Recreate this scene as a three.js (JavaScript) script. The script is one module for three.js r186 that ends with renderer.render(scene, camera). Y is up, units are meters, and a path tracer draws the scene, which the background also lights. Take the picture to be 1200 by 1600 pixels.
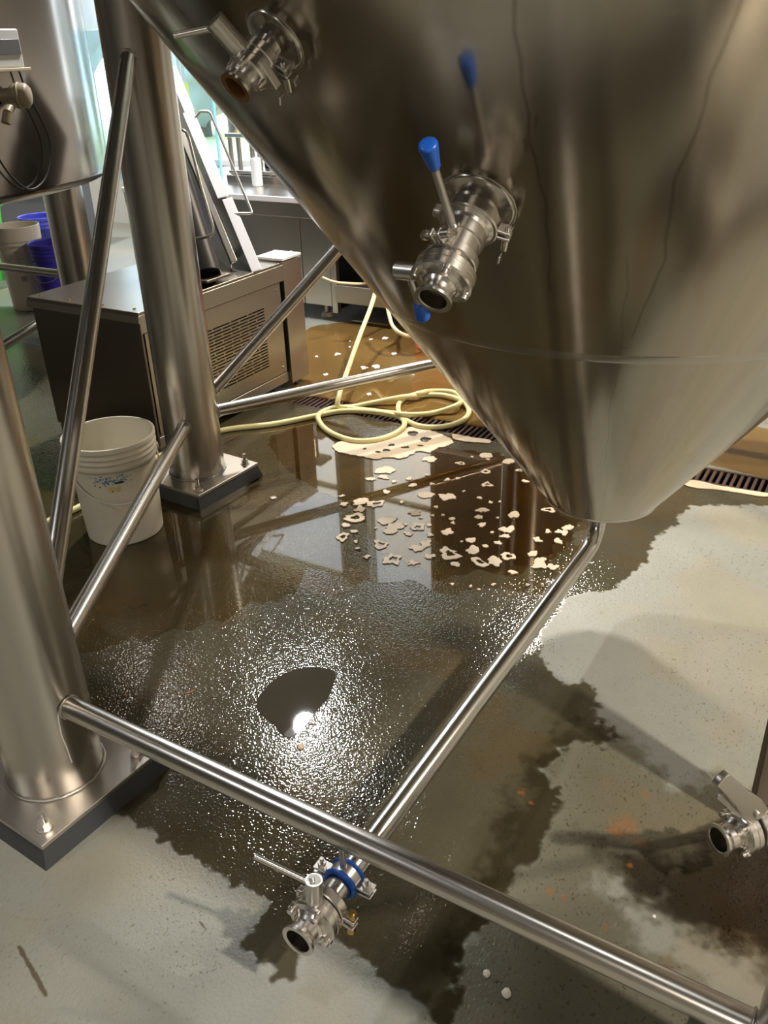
import * as THREE from 'three';
import { RoundedBoxGeometry } from 'three/addons/geometries/RoundedBoxGeometry.js';
import { mergeGeometries, mergeVertices } from 'three/addons/utils/BufferGeometryUtils.js';
import { RectAreaLightUniformsLib } from 'three/addons/lights/RectAreaLightUniformsLib.js';

// ---------------------------------------------------------------- camera, sky, exposure
const scene = new THREE.Scene();
const renderer = new THREE.WebGLRenderer({ antialias: true });
renderer.toneMapping = THREE.LinearToneMapping;
renderer.toneMappingExposure = 0.62;
renderer.shadowMap.enabled = true;
RectAreaLightUniformsLib.init();
const EYE = new THREE.Vector3(0, 1.565, 0), PITCH = 0.4909, ROLL = -0.0360, FOCAL = 1371.8;
const V = (x, y, z) => new THREE.Vector3(x, y, z);
const FWD = V(0, -Math.sin(PITCH), -Math.cos(PITCH)), UP0 = V(0, Math.cos(PITCH), -Math.sin(PITCH));
const UPV = V(-Math.sin(ROLL), 0, 0).addScaledVector(UP0, Math.cos(ROLL));
const RIGHT = V(Math.cos(ROLL), 0, 0).addScaledVector(UP0, Math.sin(ROLL));
const camera = new THREE.PerspectiveCamera(2 * Math.atan(800 / FOCAL) * 180 / Math.PI, 0.75, 0.05, 100);
camera.position.copy(EYE); camera.up.copy(UPV); camera.lookAt(EYE.clone().add(FWD));
scene.background = new THREE.Color().setRGB(0.86, 0.93, 1.0);      // bright overcast sky outside the windows
scene.backgroundIntensity = 7;

// survey helpers: a spot of the photograph on the plane y = h, or at a depth z from the eye
const rayTo = (px, py) => FWD.clone().addScaledVector(RIGHT, (px - 600) / FOCAL).addScaledVector(UPV, -(py - 800) / FOCAL);
const un = (px, py, h = 0) => { const d = rayTo(px, py); return EYE.clone().addScaledVector(d, (h - EYE.y) / d.y); };
const at = (px, py, z) => EYE.clone().addScaledVector(rayTo(px, py), z);
// the room's own axes: x to the right along the drain, d away towards the window wall
const RY = -31 * Math.PI / 180, E1 = V(Math.cos(RY), 0, -Math.sin(RY)), E2 = V(-Math.sin(RY), 0, -Math.cos(RY));
const rp = (x, y, d) => V(0, y, 0).addScaledVector(E1, x).addScaledVector(E2, d);
const toRoom = (p) => [p.dot(E1), p.dot(E2)];
const CEIL = 4.9;

// ---------------------------------------------------------------- noise and textures
function rng(seed) { let s = seed >>> 0; return () => { s = (s + 0x6d2b79f5) | 0; let t = Math.imul(s ^ (s >>> 15), 1 | s); t = (t + Math.imul(t ^ (t >>> 7), 61 | t)) ^ t; return ((t ^ (t >>> 14)) >>> 0) / 4294967296; }; }
const HN = new Float32Array(65536); { const r = rng(7); for (let i = 0; i < 65536; i++) HN[i] = r(); }
const hash2 = (x, y, p) => HN[(((x % p) + p) % p * 251 + ((y % p) + p) % p * 7919 + 13) & 65535];
function vnoise(x, y, p = 4096) {
  const ix = Math.floor(x), iy = Math.floor(y), fx = x - ix, fy = y - iy, u = fx * fx * (3 - 2 * fx), v = fy * fy * (3 - 2 * fy);
  const a = hash2(ix, iy, p), b = hash2(ix + 1, iy, p), c = hash2(ix, iy + 1, p), d = hash2(ix + 1, iy + 1, p);
  return a + (b - a) * u + (c - a) * v + (a - b - c + d) * u * v;
}
const fbm = (x, y, n) => { let s = 0, a = 0.5, t = 0; for (let i = 0; i < n; i++) { s += a * vnoise(x, y); t += a; x = x * 2.03 + 17.1; y = y * 2.03 + 5.7; a *= 0.5; } return s / t; };
const sstep = (a, b, x) => { const t = Math.min(1, Math.max(0, (x - a) / (b - a))); return t * t * (3 - 2 * t); };
const mix = (a, b, t) => a + (b - a) * t;
function dataTex(w, h, fn, srgb = false) {
  const d = new Uint8Array(w * h * 4), o = [0, 0, 0];
  for (let y = 0; y < h; y++) for (let x = 0; x < w; x++) { fn(x, y, o); const i = (y * w + x) * 4; d[i] = o[0] * 255; d[i + 1] = o[1] * 255; d[i + 2] = o[2] * 255; d[i + 3] = 255; }
  const t = new THREE.DataTexture(d, w, h); t.wrapS = t.wrapT = THREE.RepeatWrapping; t.magFilter = THREE.LinearFilter; t.minFilter = THREE.LinearFilter;
  if (srgb) t.colorSpace = THREE.SRGBColorSpace; t.needsUpdate = true; return t;
}
const brushed = dataTex(256, 512, (x, y, o) => {            // fine brush lines running along u, with soft patches
  const l = 0.55 * vnoise(x / 40, y / 1.4, 512) + 0.45 * vnoise(x / 90, y / 5, 512), p = vnoise(x / 37, y / 60, 512);
  const v = 0.42 + 0.035 * (l - 0.5) + 0.05 * (p - 0.5); o[0] = o[1] = o[2] = Math.min(1, Math.max(0, v));
});
const tex = (t, u, v) => { const c = t.clone(); c.repeat.set(u, v); c.needsUpdate = true; return c; };
const std = (c, r, m = 0, more = {}) => { const k = new THREE.MeshPhysicalMaterial({ roughness: r, metalness: m, ...more }); if (Array.isArray(c)) k.color.setRGB(...c); else k.color.set(c); return k; };
const steelOf = (c, rough, u, v, more = {}) => std(c, rough, 1, more);
const M = {
  leg: steelOf([0.55, 0.52, 0.475], 0.27, 2, 1.5),
  brace: steelOf([0.62, 0.59, 0.545], 0.27, 4, 2),
  pipe: steelOf([0.6, 0.58, 0.54], 0.2, 4, 2),
  valve: std([0.72, 0.69, 0.65], 0.26, 1),
  valveSatin: std([0.6, 0.58, 0.55], 0.32, 1),
  bore: std([0.34, 0.31, 0.27], 0.3, 1),
  plate: steelOf([0.62, 0.58, 0.53], 0.36, 2, 2),
  panel: steelOf([0.5, 0.46, 0.4], 0.33, 1.5, 1),
  darkPanel: steelOf([0.24, 0.21, 0.18], 0.33, 1.2, 1),
  counter: steelOf([0.62, 0.6, 0.57], 0.3, 1, 1),
  grout: std([0.05, 0.055, 0.06], 0.45),
  black: std([0.012, 0.011, 0.01], 0.5),
  blue: std([0.012, 0.1, 0.5], 0.32),
  purple: std([0.045, 0.03, 0.36], 0.35),
  orange: std([0.75, 0.09, 0.025], 0.4),
  white: std([0.78, 0.75, 0.68], 0.4),
  edge: std([0.85, 0.84, 0.86], 0.4),
  hose: std([0.8, 0.72, 0.36], 0.42),
  tube: std([0.68, 0.6, 0.38], 0.45),
  foam: std([0.64, 0.51, 0.35], 0.55),
  whiteFoam: std([0.75, 0.72, 0.66], 0.55),
  tan: std([0.24, 0.19, 0.11], 0.5),
  brass: std([0.55, 0.38, 0.15], 0.28, 1),
  wall: std([0.46, 0.44, 0.4], 0.8),
  ceiling: std([0.13, 0.125, 0.12], 0.9),
  frame: std([0.75, 0.76, 0.78], 0.45),
  glass: std([0.97, 0.99, 1], 0.02, 0, { transmission: 1, thickness: 0, ior: 1.5 }),
  acrylic: std([0.8, 0.92, 0.97], 0.16, 0, { transmission: 1, thickness: 0, ior: 1.49 }),
  cyan: std([0.3, 0.72, 0.85], 0.25),
  stain: std([0.19, 0.09, 0.025], 0.3, 0.3),
  weld: std([0.5, 0.47, 0.42], 0.4, 1, {}),
};

// ---------------------------------------------------------------- building helpers
const taken = {};
const numbered = (n) => { taken[n] = (taken[n] ?? -1) + 1; return taken[n] ? n + '_' + String(taken[n]).padStart(3, '0') : n; };
function thing(name, label, category, pos, turn = 0, group) {
  const o = new THREE.Group(); o.name = numbered(name); scene.add(o); o.position.copy(pos); o.rotation.y = turn;
  o.userData = { label, category }; if (group) o.userData.group = group; return o;
}
function part(name, geo, mat, parent, label) {
  const m = new THREE.Mesh(geo, mat); m.name = name; m.castShadow = m.receiveShadow = true; parent.add(m); if (label) m.userData.label = label; return m;
}
const solo = (name, geo, mat, label, category, group) => { const m = new THREE.Mesh(geo, mat); m.name = numbered(name); m.castShadow = m.receiveShadow = true; scene.add(m); m.userData = { label, category }; if (group) m.userData.group = group; return m; };
function struct(name, geo, mat) { const m = new THREE.Mesh(geo, mat); m.name = name; m.userData.kind = 'structure'; m.castShadow = m.receiveShadow = true; scene.add(m); return m; }
const merge = (list) => mergeGeometries(list.map((g) => (g.index ? g.toNonIndexed() : g)));
const rel = (g, o) => g.translate(-o.x, -o.y, -o.z);                  // a shape drawn at its real place, moved to its thing's base
function rod(a, b, r, r2 = r, seg = 28, open = false) {               // round bar from a to b, uv in metres
  const d = b.clone().sub(a), L = d.length(), g = new THREE.CylinderGeometry(r2, r, L, seg, 1, open), uv = g.attributes.uv;
  for (let i = 0; i < uv.count; i++) uv.setXY(i, uv.getX(i) * 6.283 * r, uv.getY(i) * L);
  g.applyQuaternion(new THREE.Quaternion().setFromUnitVectors(V(0, 1, 0), d.normalize()));
  return g.translate((a.x + b.x) / 2, (a.y + b.y) / 2, (a.z + b.z) / 2);
}
function box(w, h, d, x = 0, y = 0, z = 0, r = 0.004) { return new RoundedBoxGeometry(w, h, d, 2, Math.min(r, w / 2.1, h / 2.1, d / 2.1)).translate(x, y, z); }
const lathe = (pts, seg = 40) => new THREE.LatheGeometry(pts.map(([r, y]) => new THREE.Vector2(Math.max(r, 1e-5), y)), seg);
const latheZ = (pts, seg = 40) => lathe(pts, seg).rotateX(Math.PI / 2); // pts are [radius, distance along +z]
// a lathe profile with hard corners: every point doubled so that normals stay flat across segments
const hard = (pts) => { const o = []; for (let i = 0; i + 1 < pts.length; i++) o.push(pts[i], pts[i + 1]); return o; };
function latheHard(pts, seg = 40) { const gs = []; for (let i = 0; i + 1 < pts.length; i++) gs.push(lathe([pts[i], pts[i + 1]], seg)); return mergeGeometries(gs); }
const latheHardZ = (pts, seg) => latheHard(pts, seg).rotateX(Math.PI / 2);
function hexNut(r, h) { return new THREE.CylinderGeometry(r, r, h, 6, 1).toNonIndexed(); }
function flatNormals(g) { g = g.index ? g.toNonIndexed() : g; g.computeVertexNormals(); return g; }
function basis(o, n, up) {                                             // place an object with +z along n and +y towards up
  const z = n.clone().normalize(), x = up.clone().cross(z).normalize(), y = z.clone().cross(x);
  o.quaternion.setFromRotationMatrix(new THREE.Matrix4().makeBasis(x, y, z)); return o;
}
const closedCurve = (pts) => new THREE.CatmullRomCurve3(pts, true, 'centripetal');
const floorShape = (pts) => new THREE.Shape(pts.map((p) => new THREE.Vector2(p.x, -p.z)));   // xz of the floor -> shape plane
const flatGeo = (shape, y) => new THREE.ShapeGeometry(shape, 2).rotateX(-Math.PI / 2).translate(0, y, 0);

// ---------------------------------------------------------------- floor
const inside = (poly, x, y) => { let c = false; for (let i = 0, j = poly.length - 1; i < poly.length; j = i++) { const [xi, yi] = poly[i], [xj, yj] = poly[j]; if (yi > y !== yj > y && x < ((xj - xi) * (y - yi)) / (yj - yi) + xi) c = !c; } return c; };
const polyDist = (poly, x, y) => { let m = 1e9; for (let i = 0, j = poly.length - 1; i < poly.length; j = i++) { const [ax, ay] = poly[j], [bx, by] = poly[i], dx = bx - ax, dy = by - ay, t = Math.min(1, Math.max(0, ((x - ax) * dx + (y - ay) * dy) / (dx * dx + dy * dy + 1e-12))); m = Math.min(m, Math.hypot(x - ax - dx * t, y - ay - dy * t)); } return inside(poly, x, y) ? m : -m; };
const roomPoly = (a) => { const o = []; for (let i = 0; i < a.length; i += 2) o.push(toRoom(un(a[i], a[i + 1]))); return o; };
// wet, damp and dark floor outlines; the last two also hold painted shade
const WET = [roomPoly([-900, 1250, 100, 1245, 175, 1272, 290, 1335, 420, 1410, 372, 1465, 400, 1500, 380, 1505, 422, 1518, 418, 1538, 468, 1528, 472, 1496, 520, 1470, 560, 1490, 640, 1560, 700, 1600, 730, 1480, 840, 1330, 880, 1250, 850, 1200, 900, 1160, 950, 1175, 960, 1140, 932, 1130, 940, 1085, 915, 1062, 880, 1068, 850, 1030, 842, 990, 880, 935, 960, 920, 1015, 880, 1020, 850, 1080, 790, 1230, 790, 1700, 640, 1500, 420, 800, 420, 300, 420, -600, 560])];
const DAMP_SHADE = roomPoly([640, 1600, 700, 1480, 780, 1300, 830, 1180, 900, 1120, 960, 1140, 1010, 1170, 1060, 1225, 1130, 1215, 1230, 1260, 1300, 1400, 1230, 1540, 1100, 1470, 1000, 1425, 960, 1400, 1010, 1470, 1150, 1560, 1180, 1700, 760, 1760]);  // damp floor at mid right; below the brace, shade painted as darker colour
const DARK = roomPoly([960, 1385, 900, 1300, 1030, 1320, 1090, 1310, 1180, 1230, 1320, 1300, 1340, 1560, 1190, 1525, 1100, 1475, 1010, 1430]);  // wet floor and shade at lower right, both darkened into the colour
const RUST = [[975, 1290, 26], [1010, 1243, 9], [1000, 1315, 14], [860, 1392, 8], [830, 1255, 7], [815, 1238, 9], [985, 1350, 7], [880, 1402, 7], [945, 1448, 8], [240, 1150, 8], [960, 1300, 10], [600, 742, 7]].map(([a, b, r]) => { const p = un(a, b), q = un(a + r, b); return [...toRoom(p), p.distanceTo(q)]; });
const SMEAR = [[30, 1480, 72, 1555, 0.006], [312, 1440, 322, 1452, 0.002]].map(([a, b, c, d, w]) => [...toRoom(un(a, b)), ...toRoom(un(c, d)), w]);
const MG = 360, maskGrid = (poly, x0, d0, w) => { const f = new Float32Array((MG + 1) ** 2); for (let j = 0; j <= MG; j++) for (let i = 0; i <= MG; i++) f[j * (MG + 1) + i] = polyDist(poly, x0 + (i / MG) * w, d0 + (j / MG) * w); return (x, d) => { const u = Math.min(MG - 1e-4, Math.max(0, ((x - x0) / w) * MG)), v = Math.min(MG - 1e-4, Math.max(0, ((d - d0) / w) * MG)), i = u | 0, j = v | 0, a = u - i, b = v - j, k = j * (MG + 1) + i; return mix(mix(f[k], f[k + 1], a), mix(f[k + MG + 1], f[k + MG + 2], a), b); }; };
let wetD, dampShadeD, darkD;
function floorAt(x, d, o) {                                            // o: r, g, b (linear), roughness
  const e = 0.035 * (fbm(x * 14, d * 14, 4) - 0.5) + 0.03 * (fbm(x * 45, d * 45, 2) - 0.5);
  let wet = wetD(x, d);
  wet = sstep(-0.006, 0.01, wet + e * 1.2) * (1 - 0.75 * sstep(3.3, 3.5, d));
  const damp = sstep(-0.03, 0.05, dampShadeD(x, d) + e * 2.5), dark = sstep(-0.03, 0.07, darkD(x, d) + e * 2);  // damp includes the shade painted below the brace
  const big = fbm(x * 2.1 + 3, d * 2.1, 4) - 0.5, mid = fbm(x * 9, d * 9 + 4, 4) - 0.5, fine = vnoise(x * 420, d * 420) - 0.5;
  let k = 1 + 0.25 * big + 0.16 * mid + 0.07 * fine, r = 0.25 * k, g = 0.255 * k, b = 0.225 * k, rough = 0.46 + 0.1 * mid;
  const warm = sstep(0.02, 0.25, fbm(x * 3.3 + 9, d * 3.3 + 2, 3) - 0.45);
  r *= 1 + 0.08 * warm; b *= 1 - 0.12 * warm;
  const da = damp; r *= mix(1, 0.5, da); g *= mix(1, 0.465, da); b *= mix(1, 0.385, da); rough = mix(rough, 0.3, da);  // darkens real damp and painted shade alike
  r *= mix(1, 0.27, wet); g *= mix(1, 0.235, wet); b *= mix(1, 0.165, wet); rough = mix(rough, 0.075 + 0.05 * mid, wet);
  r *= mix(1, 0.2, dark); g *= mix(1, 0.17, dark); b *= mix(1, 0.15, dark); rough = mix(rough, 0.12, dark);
  const brown = sstep(0.1, 0.3, fbm(x * 5 + 1, d * 5 + 8, 4) - 0.4) * Math.max(wet, damp) * 0.55; r *= 1 + 0.15 * brown; g *= 1 - 0.12 * brown; b *= 1 - 0.4 * brown;
  const sp = vnoise(x * 300 + 5, d * 190), area = sstep(0.35, 0.65, fbm(x * 4 + 30, d * 4, 3)); // dark grit
  const grit = sstep(0.82, 0.93, sp) * (0.15 + 0.7 * Math.max(area, damp)) * (1 - 0.5 * wet); r *= 1 - 0.55 * grit; g *= 1 - 0.6 * grit; b *= 1 - 0.68 * grit;
  for (const [rx, rd, rr] of RUST) { const q = Math.hypot(x - rx, d - rd) / rr; if (q < 2) { const t = sstep(1.5, 0.1, q + 1.6 * (fbm(x * 120, d * 120, 3) - 0.3)) * 0.6; r = mix(r, 0.27, t); g = mix(g, 0.105, t); b = mix(b, 0.025, t); } }
  for (const [ax, ay, bx, by, w] of SMEAR) { const dx = bx - ax, dy = by - ay, t = Math.min(1, Math.max(0, ((x - ax) * dx + (d - ay) * dy) / (dx * dx + dy * dy))), q = Math.hypot(x - ax - dx * t, d - ay - dy * t); const s = sstep(w, w * 0.4, q + 0.004 * (fbm(x * 80, d * 80, 2) - 0.5)); r *= 1 - 0.6 * s; g *= 1 - 0.68 * s; b *= 1 - 0.75 * s; }
  o[0] = r; o[1] = g; o[2] = b; o[3] = rough;
}
const toS = (c) => (c <= 0.0031308 ? 12.92 * c : 1.055 * Math.pow(c, 1 / 2.4) - 0.055);
const peel = dataTex(1024, 1024, (x, y, o) => {                        // orange-peel of the anti-slip paint
  const v = 0.55 * vnoise(x / 4, y / 4, 256) + 0.3 * vnoise(x / 8, y / 8, 128) + 0.15 * vnoise(x / 32, y / 32, 32); o[0] = o[1] = o[2] = v;
});
function floorMat(x0, d0, w, n) {
  wetD = maskGrid(WET[0], x0, d0, w); dampShadeD = maskGrid(DAMP_SHADE, x0, d0, w); darkD = maskGrid(DARK, x0, d0, w);
  const c = new Uint8Array(n * n * 4), q = new Uint8Array(n * n * 4), o = [0, 0, 0, 0];
  for (let j = 0; j < n; j++) for (let i = 0; i < n; i++) {
    floorAt(x0 + ((i + 0.5) / n) * w, d0 + ((j + 0.5) / n) * w, o); const k = (j * n + i) * 4;
    for (let a = 0; a < 3; a++) c[k + a] = 255 * toS(Math.min(1, Math.max(0, o[a]))); c[k + 3] = 255;
    q[k] = q[k + 2] = 0; q[k + 1] = 255 * Math.min(1, Math.max(0.05, o[3])); q[k + 3] = 255;
  }
  const mk = (d, srgb) => { const t = new THREE.DataTexture(d, n, n); t.magFilter = t.minFilter = THREE.LinearFilter; t.wrapS = t.wrapT = THREE.MirroredRepeatWrapping; if (srgb) t.colorSpace = THREE.SRGBColorSpace; t.repeat.set(1 / w, 1 / w); t.offset.set(-x0 / w, -d0 / w); t.needsUpdate = true; return t; };
  const b = peel.clone(); b.repeat.set(1 / 0.9, 1 / 0.9); b.needsUpdate = true;
  return std([1, 1, 1], 1, 0, { map: mk(c, true), roughnessMap: mk(q, false), bumpMap: b, bumpScale: 0.0007, ior: 1.45 });
}
const CH = [-2.52, 1.5, 3.285, 3.435];                                 // drain channel: x0, x1, d0, d1
{
  const xs = [-9, CH[0], -2.1, 0.3, CH[1], 6], ds = [-7, 0.2, 2.6, CH[2], CH[3], 6.8], pos = [], uv = [], near = [], rest = [];
  let n = 0;
  for (let i = 0; i + 1 < xs.length; i++) for (let j = 0; j + 1 < ds.length; j++) {
    const [a, b, c, d] = [xs[i], xs[i + 1], ds[j], ds[j + 1]];
    if (a >= CH[0] && b <= CH[1] && c === CH[2]) continue;
    for (const [x, e] of [[a, c], [b, c], [b, d], [a, d]]) { const p = rp(x, 0, e); pos.push(p.x, p.y, p.z); uv.push(x, e); }
    (a >= -2.1 && b <= 0.3 && c === 0.2 ? near : rest).push(n, n + 1, n + 2, n, n + 2, n + 3); n += 4;
  }
  const nt = pos.length / 3, bot = 0.25;                                // the slab's underside
  for (const [x, e] of [[-9, -7], [6, -7], [6, 6.8], [-9, 6.8]]) { const p = rp(x, -bot, e); pos.push(p.x, p.y, p.z); uv.push(x, e); }
  rest.push(nt, nt + 2, nt + 1, nt, nt + 3, nt + 2);
  const g = new THREE.BufferGeometry(); g.setAttribute('position', new THREE.Float32BufferAttribute(pos, 3)); g.setAttribute('uv', new THREE.Float32BufferAttribute(uv, 2));
  g.setIndex([...near, ...rest]); g.addGroup(0, near.length, 0); g.addGroup(near.length, rest.length, 1); g.computeVertexNormals();
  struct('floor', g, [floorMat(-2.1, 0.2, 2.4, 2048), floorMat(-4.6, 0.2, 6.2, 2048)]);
}

// ---------------------------------------------------------------- room shell
const T = 0.25, X0 = -9, X1 = 6, D0 = -7, D1 = 6.8;
function roomBox(x0, x1, y0, y1, d0, d1) { return new THREE.BoxGeometry(x1 - x0, y1 - y0, d1 - d0).translate((x0 + x1) / 2, (y0 + y1) / 2, -(d0 + d1) / 2).rotateY(RY); }
const WIN = [[-7.7, -6.5], [-6.25, -4.6], [-4.35, -3.5]], WY0 = 0.6, WY1 = 3.75;
{
  const gs = [roomBox(X0, X1, -T, WY0, D1, D1 + T), roomBox(X0, X1, WY1, CEIL, D1, D1 + T)];
  const edges = [X0, ...WIN.flat(), X1];
  for (let i = 0; i < edges.length; i += 2) gs.push(roomBox(edges[i], edges[i + 1], WY0, WY1, D1, D1 + T));
  struct('wall_back', merge(gs), M.wall);
  struct('wall_front', roomBox(X0, X1, -T, CEIL, D0 - T, D0), M.wall);
  struct('wall_left', roomBox(X0 - T, X0, -T, CEIL, D0 - T, D1 + T), M.wall);
  struct('wall_right', roomBox(X1, X1 + T, -T, CEIL, D0 - T, D1 + T), M.wall);
  struct('ceiling', roomBox(X0 - T, X1 + T, CEIL, CEIL + T, D0 - T, D1 + T), M.ceiling);
  WIN.forEach(([a, b], i) => {
    const w = new THREE.Group(); w.name = 'window_' + (i + 1); w.userData.kind = 'structure'; w.position.copy(rp((a + b) / 2, WY0, D1 + 0.05)); w.rotation.y = RY; scene.add(w);
    const W = b - a, H = WY1 - WY0, f = 0.05;
    part('window_frame', merge([box(W, f, 0.1, 0, f / 2), box(W, f, 0.1, 0, H - f / 2), box(f, H - 2 * f, 0.1, -W / 2 + f / 2, H / 2), box(f, H - 2 * f, 0.1, W / 2 - f / 2, H / 2)]), M.frame, w);
    part('mullion', box(W - 2 * f, 0.04, 0.06, 0, H * 0.62), M.frame, w);
    part('pane', new THREE.PlaneGeometry(W - 2 * f, H * 0.62 - 0.02 - f).translate(0, (H * 0.62 - 0.02 + f) / 2, 0), M.glass, w);
    part('pane', new THREE.PlaneGeometry(W - 2 * f, H * 0.38 - 0.02 - f).translate(0, (H * 1.62 + 0.02 - f) / 2, 0), M.glass, w);
  });
  const lawn = struct('lawn', new THREE.BoxGeometry(40, 0.2, 16).translate(0, -0.2, -(D1 + T + 8.2)).rotateY(RY), std([0.62, 0.63, 0.36], 0.9));
  lawn.userData.label = 'yellow green lawn outside the windows';
}
// trees beyond the lawn
{
  const r = rng(21);
  for (let i = 0; i < 7; i++) {
    const base = rp(-22 + i * 4.2, -0.1, 14.5 + r() * 1.5), t = thing('distant_tree', 'blurred dark bluish tree beyond the lawn, seen through the windows', 'tree', base, 0, 'trees outside the windows');
    const g = mergeVertices(new THREE.IcosahedronGeometry(1, 12).deleteAttribute('uv').deleteAttribute('normal')), p = g.attributes.position, s = 1.5 + r() * 0.3, hh = 2 + r() * 0.8;
    for (let k = 0; k < p.count; k++) { const a = V(p.getX(k), p.getY(k), p.getZ(k)), n = 0.78 + 0.5 * fbm(a.x * 3.1 + i * 9 + a.z * 2.3, a.y * 3.1 + a.z * 1.7, 4); p.setXYZ(k, a.x * n * s, a.y * n * s * 1.25, a.z * n * s); }
    g.computeVertexNormals();
    part('crown', g.translate(0, hh, 0), std([0.4, 0.44, 0.48], 0.9), t); part('trunk', rod(V(0, 0, 0), V(0, hh, 0), 0.12, 0.08, 12), std([0.12, 0.1, 0.08], 0.9), t);
  }
}

// ---------------------------------------------------------------- ceiling lamps
function bayLamp(x, y, d, I, color, label, spread = 1.38) {
  const p = rp(x, y, d), t = thing('bay_lamp', label, 'lamp', p, 0);
  part('housing', lathe([[0.03, 0.34], [0.08, 0.33], [0.1, 0.22], [0.13, 0.18], [0.2, 0.03], [0.205, 0.0], [0.198, 0.0], [0.19, 0.03], [0.0, 0.06]], 32), M.valveSatin, t);
  part('diffuser', lathe([[0.0, 0.012], [0.1, 0.014], [0.185, 0.03]], 32), std([0.9, 0.9, 0.9], 0.5, 0, { emissive: new THREE.Color(...color), emissiveIntensity: 6 }), t);
  part('stem', rod(V(0, 0.33, 0), V(0, CEIL - y, 0), 0.012, 0.012, 10), M.valveSatin, t);
  const l = new THREE.SpotLight(new THREE.Color(...color), I, 0, spread, 0.4, 2); l.position.set(0, -0.1, 0); l.target.position.set(0, -2, 0); t.add(l.target); l.shadow.radius = 4.5; l.castShadow = true; l.name = 'bay_lamp_light'; t.add(l);
}
const WARM = [1, 0.9, 0.76], COOL = [0.98, 0.97, 0.95];
bayLamp(-3.33, 3.27, 4.22, 60, COOL, 'round bay lamp hanging above the floor cabinet and counter', 1.2);
bayLamp(-1.6, 2.55, 5.0, 45, WARM, 'low warm bay lamp hanging near the window wall', 1.2);
bayLamp(-7.4, 4.2, 4.6, 110, COOL, 'round bay lamp in the corner beyond the left tank', 1.2);
bayLamp(-0.78, 4.45, 0.37, 11, COOL, 'round bay lamp right above the photographer beside the cone tank');
bayLamp(-3.4, 4.2, -1.6, 14, COOL, 'round bay lamp behind and left of the photographer');
bayLamp(2.9, 4.2, 0.6, 135, WARM, 'round bay lamp to the right of the cone tank');
bayLamp(3.0, 4.2, 4.4, 90, WARM, 'round bay lamp beyond the cone tank on the right');
bayLamp(0.4, 4.2, -4.2, 26, WARM, 'round bay lamp far behind the photographer');

// ---------------------------------------------------------------- cone tank
const CEN = V(0.659, 0, -2.363), HR = 1.661, PHI = -1.0815, AL = 0.651, APEX = 0.1147, TANA = Math.tan(AL), BRH = 0.29, LR = 0.1098, BR = 0.0248;
const legAt = (k) => V(CEN.x + HR * Math.sin(PHI - k * Math.PI / 3), 0, CEN.z + HR * Math.cos(PHI - k * Math.PI / 3));
const PLT = 0.06;
const conePoint = (px, py) => {
  const d = rayTo(px, py), o = EYE.clone().sub(V(CEN.x, APEX, CEN.z)), k = TANA * TANA, a = d.x * d.x + d.z * d.z - k * d.y * d.y, b = 2 * (o.x * d.x + o.z * d.z - k * o.y * d.y), c = o.x * o.x + o.z * o.z - k * o.y * o.y;
  const t = (-b - Math.sqrt(b * b - 4 * a * c)) / (2 * a), t2 = (-b + Math.sqrt(b * b - 4 * a * c)) / (2 * a);
  for (const s of [t, t2].sort((x, y) => x - y)) if (s > 0 && o.y + d.y * s > 0) return EYE.clone().addScaledVector(d, s);
};
const coneNormal = (p) => { const th = Math.atan2(p.z - CEN.z, p.x - CEN.x); return V(Math.cos(AL) * Math.cos(th), -Math.sin(AL), Math.cos(AL) * Math.sin(th)); };
const tank = thing('conical_tank', 'large stainless steel tank with a cone bottom on round welded legs', 'tank', CEN.clone());
// cone skin: smudges, scratches and run marks
const coneSkin = (() => {
  const W = 2048, H = 1024, c = document.createElement('canvas'); c.width = W; c.height = H; const x = c.getContext('2d'), r = rng(5);
  x.fillStyle = '#c9c4bb'; x.fillRect(0, 0, W, H);
  for (let i = 0; i < 260; i++) { x.globalAlpha = 0.02 + 0.03 * r(); x.fillStyle = r() < 0.5 ? '#8d8472' : '#efeae0'; x.fillRect(r() * W, 0, 3 + r() * 40, H); }
  for (let i = 0; i < 70; i++) {                                        // run marks down the meridians
    x.globalAlpha = 0.1 + 0.2 * r(); x.strokeStyle = '#4a4032'; x.lineWidth = 1 + r(); x.beginPath(); let px = r() * W, py = r() * H * 0.6; x.moveTo(px, py); const n = 6 + r() * 14;
    for (let k = 0; k < n; k++) { px += (r() - 0.5) * 7; py += 18; x.lineTo(px, py); } x.stroke();
  }
  for (let i = 0; i < 420; i++) { x.globalAlpha = 0.1 + 0.25 * r(); x.strokeStyle = r() < 0.4 ? '#fffaf0' : '#3c3428'; x.lineWidth = 0.7 + r() * 0.8; const a = r() * 6.3, l = 2 + r() * 9, px = r() * W, py = r() * H; x.beginPath(); x.moveTo(px, py); x.lineTo(px + Math.cos(a) * l, py + Math.sin(a) * l); x.stroke(); }
  for (let i = 0; i < 260; i++) { x.globalAlpha = 0.035; x.fillStyle = '#5d5546'; x.beginPath(); x.ellipse(r() * W, H * (0.72 + 0.27 * r()), 8 + r() * 40, 2 + r() * 8, r() * 3, 0, 7); x.fill(); }
  x.globalAlpha = 1; const t = new THREE.CanvasTexture(c); t.colorSpace = THREE.SRGBColorSpace; t.wrapS = THREE.RepeatWrapping; return t;
})();
M.cone = std([0.76, 0.735, 0.7], 0.17, 1, { map: coneSkin, anisotropy: 0.55, anisotropyRotation: Math.PI / 2 });
M.shell = std([0.58, 0.55, 0.51], 0.3, 1, { anisotropy: 0.5, anisotropyRotation: Math.PI / 2 });
const rAt = (h) => (h - APEX) * TANA;
const SEAM = 0.976, BOT = 0.335, TOPH = 2.4;
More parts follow.
